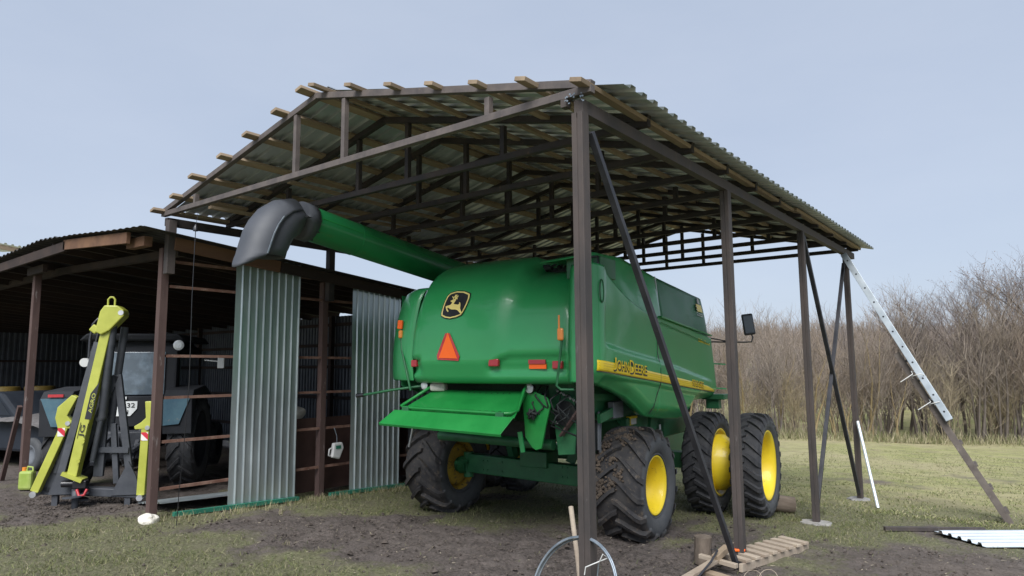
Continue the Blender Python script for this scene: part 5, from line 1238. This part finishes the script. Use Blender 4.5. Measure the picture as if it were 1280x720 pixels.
def make_tree(seed, h, mat, seeds=False, lean=.05):
    rnd = random.Random(seed); root = thing('bare_tree', 'x', 'tree')
    tk = MB(); cr = MB(); tips = []
    def limb(p, d, L, w, lvl):
        q = p; n = 5 if lvl == 0 else 4; pts = [p]; ws = [w]
        for k in range(n):
            d = (d + V((rnd.gauss(0, .09), rnd.gauss(0, .09), .05))).normalized(); q = q + d*L/n; pts.append(q); ws.append(w*(1-(k+1)/n*.6))
            if lvl == 0 and k >= 1 or lvl == 1 and k >= 1:
                for _ in range(2):
                    an = rnd.uniform(0, 2*pi); dd = (d*.9 + V((cos(an)*.65, sin(an)*.65, .15))).normalized()
                    if lvl == 0: limb(q, dd, L*rnd.uniform(.35, .5), w*.42, 1)
                    else: branch(cr, q, dd, L*rnd.uniform(.38, .6), .009, 2, rnd, .5, .05, tips)
        tk.tube(pts, ws, 6, False)
        branch(cr, q, d, L*.35, .012, 2, rnd, .45, .06, tips)
    limb(V((0, 0, -.2)), V((rnd.gauss(0, lean), rnd.gauss(0, lean), 1)).normalized(), h*.72, .075, 0)
    tk.build('trunk', 'trunk', root, fixn=False)
    if seeds:
        for p in tips:
            if rnd.random() < .28:
                for _ in range(2):
                    o_ = p + V((rnd.gauss(0, .05), rnd.gauss(0, .05), rnd.gauss(-.02, .05))); s_ = rnd.uniform(.02, .045)
                    cr.add([o_ + V((s_, 0, 0)), o_ + V((0, s_, s_*.4)), o_ + V((-s_*.5, -s_*.5, -s_))], [(0, 1, 2)])
    cr.build('crown', 'seed' if seeds else mat, root, fixn=False); return root
SH = [make_shrub(21, 4.2, 13, 'twig_tan', 'twig_tan'), make_shrub(22, 3.6, 14, 'twig_grey', 'twig_grey'), make_shrub(23, 4.6, 12, 'twig_tan', 'twig_grey'), make_shrub(24, 3.2, 15, 'twig_yel', 'twig_yel'), make_shrub(25, 4.0, 14, 'twig_tan', 'twig_yel')]
TRE = [make_tree(31, 6.4, 'twig_grey', True), make_tree(32, 5.6, 'twig_grey'), make_tree(33, 7.0, 'twig_grey', True), make_tree(34, 6.0, 'twig_tan')]
used = set()
def make_pole(seed, h, tmat):
    rnd = random.Random(seed); root = thing('slender_tree', 'x', 'tree'); tk = MB(); cr = MB()
    for i in range(rnd.choice((2, 3, 4))):
        q = V((rnd.gauss(0, .22), rnd.gauss(0, .22), -.2)); d = V((rnd.gauss(0, .14), rnd.gauss(0, .14), 1)).normalized(); w = rnd.uniform(.035, .06); pts = [q]; ws = [w]
        for k in range(7):
            d = (d + V((rnd.gauss(0, .08), rnd.gauss(0, .08), .02))).normalized(); nq = q + d*h*rnd.uniform(.85, 1.)/7; pts.append(nq); ws.append(w*(1-(k+1)/7.6))
            if k > 1:
                for _ in range(3):
                    an = rnd.uniform(0, 2*pi); branch(cr, lerp_v(q, nq, rnd.random()), (d + V((cos(an)*.7, sin(an)*.7, .1))).normalized(), h*rnd.uniform(.14, .26), .010, 2, rnd, .45, .05)
            q = nq
        tk.tube(pts, ws, 7, False)
    t_ = tk.build('trunk', tmat, root, fixn=False); cr.build('crown', 'twig_tan', root, fixn=False); return root
M['bark_ochre'] = worn('ochre_bark', (.20, .15, .07), (.28, .22, .12), .9, 0, 5, (.14, .11, .08), .6, .4)
PO = [make_pole(41, 4.8, 'bark_ochre'), make_pole(42, 5.2, 'trunk'), make_pole(43, 4.2, 'bark_ochre')]
def put(src, x, y, s, rz, label, group):
    o = src if src.name not in used else copy_tree(src)
    used.add(src.name)
    o.location = (x, y, gz(x, y)); o.rotation_euler = (0, 0, rz); o.scale = (s, s, s*1.0)
    o['label'] = label; o['group'] = group
rnd = random.Random(77)
sl_ = ['tan bare shrub in the thicket behind the field', 'grey bare shrub in the thicket behind the field', 'tall tan bare shrub with grey stems in the thicket', 'low yellow-stemmed bare shrub in the thicket', 'tan bare shrub with yellowish stems in the thicket']
cnt = 0
for row, (off, step, k0) in enumerate(((1.6, 1.6, 0), (3.6, 1.6, 0), (6.0, 1.7, 1), (9.5, 1.9, 1), (14, 2.3, 1), (20, 2.9, 1))):
    x = -14.0
    while x < 22 + off*.4:
        xx = x + rnd.uniform(-.4, .4); yy = edge_y(xx) + off + rnd.uniform(-.7, .7)
        i = rnd.choice([0, 1, 2, 3, 4, 0, 2]) if row < 2 else rnd.choice([0, 1, 2, 4])
        if row == 0 and rnd.random() < .3: i = 3
        s = rnd.uniform(.72, 1.12)*(1 if row > 0 else .85)
        if cnt < 235: put(SH[i], xx, yy, s, rnd.uniform(0, 6.28), sl_[i], 'bare shrubs behind the field'); cnt += 1
        x += step*rnd.uniform(.8, 1.25)
tl = ['bare tree with dark reddish seed clusters above the thicket', 'slender grey bare tree rising out of the thicket', 'tall bare tree with dark seed clusters at the right of the thicket', 'pale bare tree rising out of the thicket']
for x, off, i, s in ((3.4, 3.0, 0, .86), (4.2, 3.0, 1, .98), (4.6, 4.0, 0, .95), (5.0, 5, 3, 1.05), (5.4, 2.5, 0, 1.0), (5.9, 4.2, 2, .92), (6.3, 3.0, 0, 1.08), (6.9, 2.6, 2, .98), (7.2, 4.5, 0, 1.1), (8.0, 5.5, 2, 1.15), (7.6, 3.2, 0, 1.15), (8.3, 2.4, 2, 1.12), (8.9, 3.6, 2, 1.22), (9.8, 2.6, 0, 1.08), (11.2, 3.5, 2, 1.0), (13.0, 3, 1, 1.1), (2.2, 5, 1, .85), (-.5, 6, 3, .85), (3.2, 8, 3, .9), (-4, 5, 1, .9), (15, 4, 0, 1.), (6.5, 7, 1, .95), (9.2, 7, 3, 1.05), (1, 12, 1, 1.), (5, 14, 1, 1.1)):
    put(TRE[i], x, edge_y(x)+off, s*(.84 if x > 6.5 else .92), rnd.uniform(0, 6.28), tl[i], 'bare trees above the thicket')
for k in range(26):
    x = -8 + k*.72 + rnd.uniform(-.3, .3) if k < 26 else 0; i = rnd.randrange(3)
    put(PO[i], x, edge_y(x) + rnd.uniform(.5, 2.2), rnd.uniform(.75, 1.05), rnd.uniform(0, 6.28), ['slender tree with ochre stems in front of the thicket', 'slender tree with dark stems in front of the thicket', 'short slender tree with ochre stems in front of the thicket'][i], 'slender trees at the field edge')
for o in TRE + SH + PO:
    if o.name not in used: bpy.data.objects.remove(o)
def far_scrub():
    rnd = random.Random(99); mb = MB()
    for i in range(15000):
        x = rnd.uniform(-60, 60); t = rnd.uniform(16, 90)**1.0; y = edge_y(x) + t
        h = rnd.uniform(1.4, 3.4)*(1 + .3*noise.noise(V((x*.15, y*.15, 0)))); z = gz(x, y) - .1
        w = .012 + t*.0003
        p = V((x, y, z)); q = p + V((rnd.gauss(0, .35), rnd.gauss(0, .35), h))
        ribbon(mb, p, q, w, w*.3)
        for _ in range(3):
            u = lerp_v(p, q, rnd.uniform(.3, .9)); ribbon(mb, u, u + V((rnd.gauss(0, .35), rnd.gauss(0, .35), rnd.uniform(.4, 1.1))), w*.6, w*.2)
    tag(mb.build('scrubland', 'twig_far', fixn=False), 'far hillside covered in leafless brown scrub', 'scrub', kind='stuff')
M['twig_far'] = twigmat('far_twigs', (.24, .195, .165), (.18, .145, .125), (.22, .185, .16))
far_scrub()

# ------------------------------------------------------------------ sky, sun, camera
w = bpy.data.worlds.new('World'); SC.world = w; w.use_nodes = True; nt = w.node_tree
bg = nt.nodes['Background']; sky = nt.nodes.new('ShaderNodeTexSky'); sky.sky_type = 'NISHITA'; sky.sun_disc = False
SUN_EL, SUN_AZ = radians(48), radians(-150)
sky.sun_elevation = SUN_EL; sky.sun_rotation = radians(150)
tc_ = nt.nodes.new('ShaderNodeTexCoord')
n1 = nz(nt, tc_.outputs['Generated'], 2.2, 6, .55, (1, 1, 3.0))
cl = mix(nt, ramp(nt, n1, [(.32, 0.), (.68, 1.)]), (4.2, 5.05, 6.5), (4.8, 5.6, 6.95))
sp_ = nt.nodes.new('ShaderNodeSeparateXYZ'); nt.links.new(tc_.outputs['Generated'], sp_.inputs[0])
cl = mix(nt, ramp(nt, sp_.outputs[2], [(.0, 0.), (.55, 1.)]), mix(nt, .35, cl, (5.0, 5.8, 7.2)), mix(nt, .25, cl, (3.9, 4.65, 6.0)))
skc = mix(nt, .86, sky.outputs[0], mix(nt, 1.0, cl, (.745, .72, .70), 'MULTIPLY'))
nt.links.new(skc, bg.inputs[0]); bg.inputs[1].default_value = .050
ld = bpy.data.lights.new('sun', 'SUN'); ld.energy = 1.5; ld.angle = radians(40); ld.color = (1, .99, .975)
lo = bpy.data.objects.new('sun', ld); C.objects.link(lo)
# light comes from behind the camera, slightly to its right
sd = V((cos(radians(-62))*cos(SUN_EL), sin(radians(-62))*cos(SUN_EL), sin(SUN_EL)))
lo.rotation_euler = sd.to_track_quat('Z', 'Y').to_euler()
sky.sun_rotation = atan2(sd.x, sd.y)

cam = bpy.data.cameras.new('camera'); co = bpy.data.objects.new('camera', cam); C.objects.link(co)
yaw, pitch, roll = 0.6603, 0.1137, -0.0066

_fwd = V((-sin(yaw)*cos(pitch), cos(yaw)*cos(pitch), sin(pitch))); _r = V((cos(yaw), sin(yaw), 0)); _u = _r.cross(_fwd)
_r2 = _r*cos(roll) + _u*sin(roll); _u2 = -_r*sin(roll) + _u*cos(roll)
mtx = Matrix((( _r2.x, _u2.x, -_fwd.x, 8.6417), (_r2.y, _u2.y, -_fwd.y, -4.0154), (_r2.z, _u2.z, -_fwd.z, 1.95), (0, 0, 0, 1)))
co.matrix_world = mtx
cam.sensor_width = 36; cam.lens = 850.09/1280*36; cam.clip_end = 800; cam.clip_start = .05
SC.camera = co
SC.view_settings.view_transform = 'Standard'; SC.view_settings.look = 'None'; SC.view_settings.gamma = 1; SC.view_settings.exposure = 1.72
SC.view_settings.use_curve_mapping = False
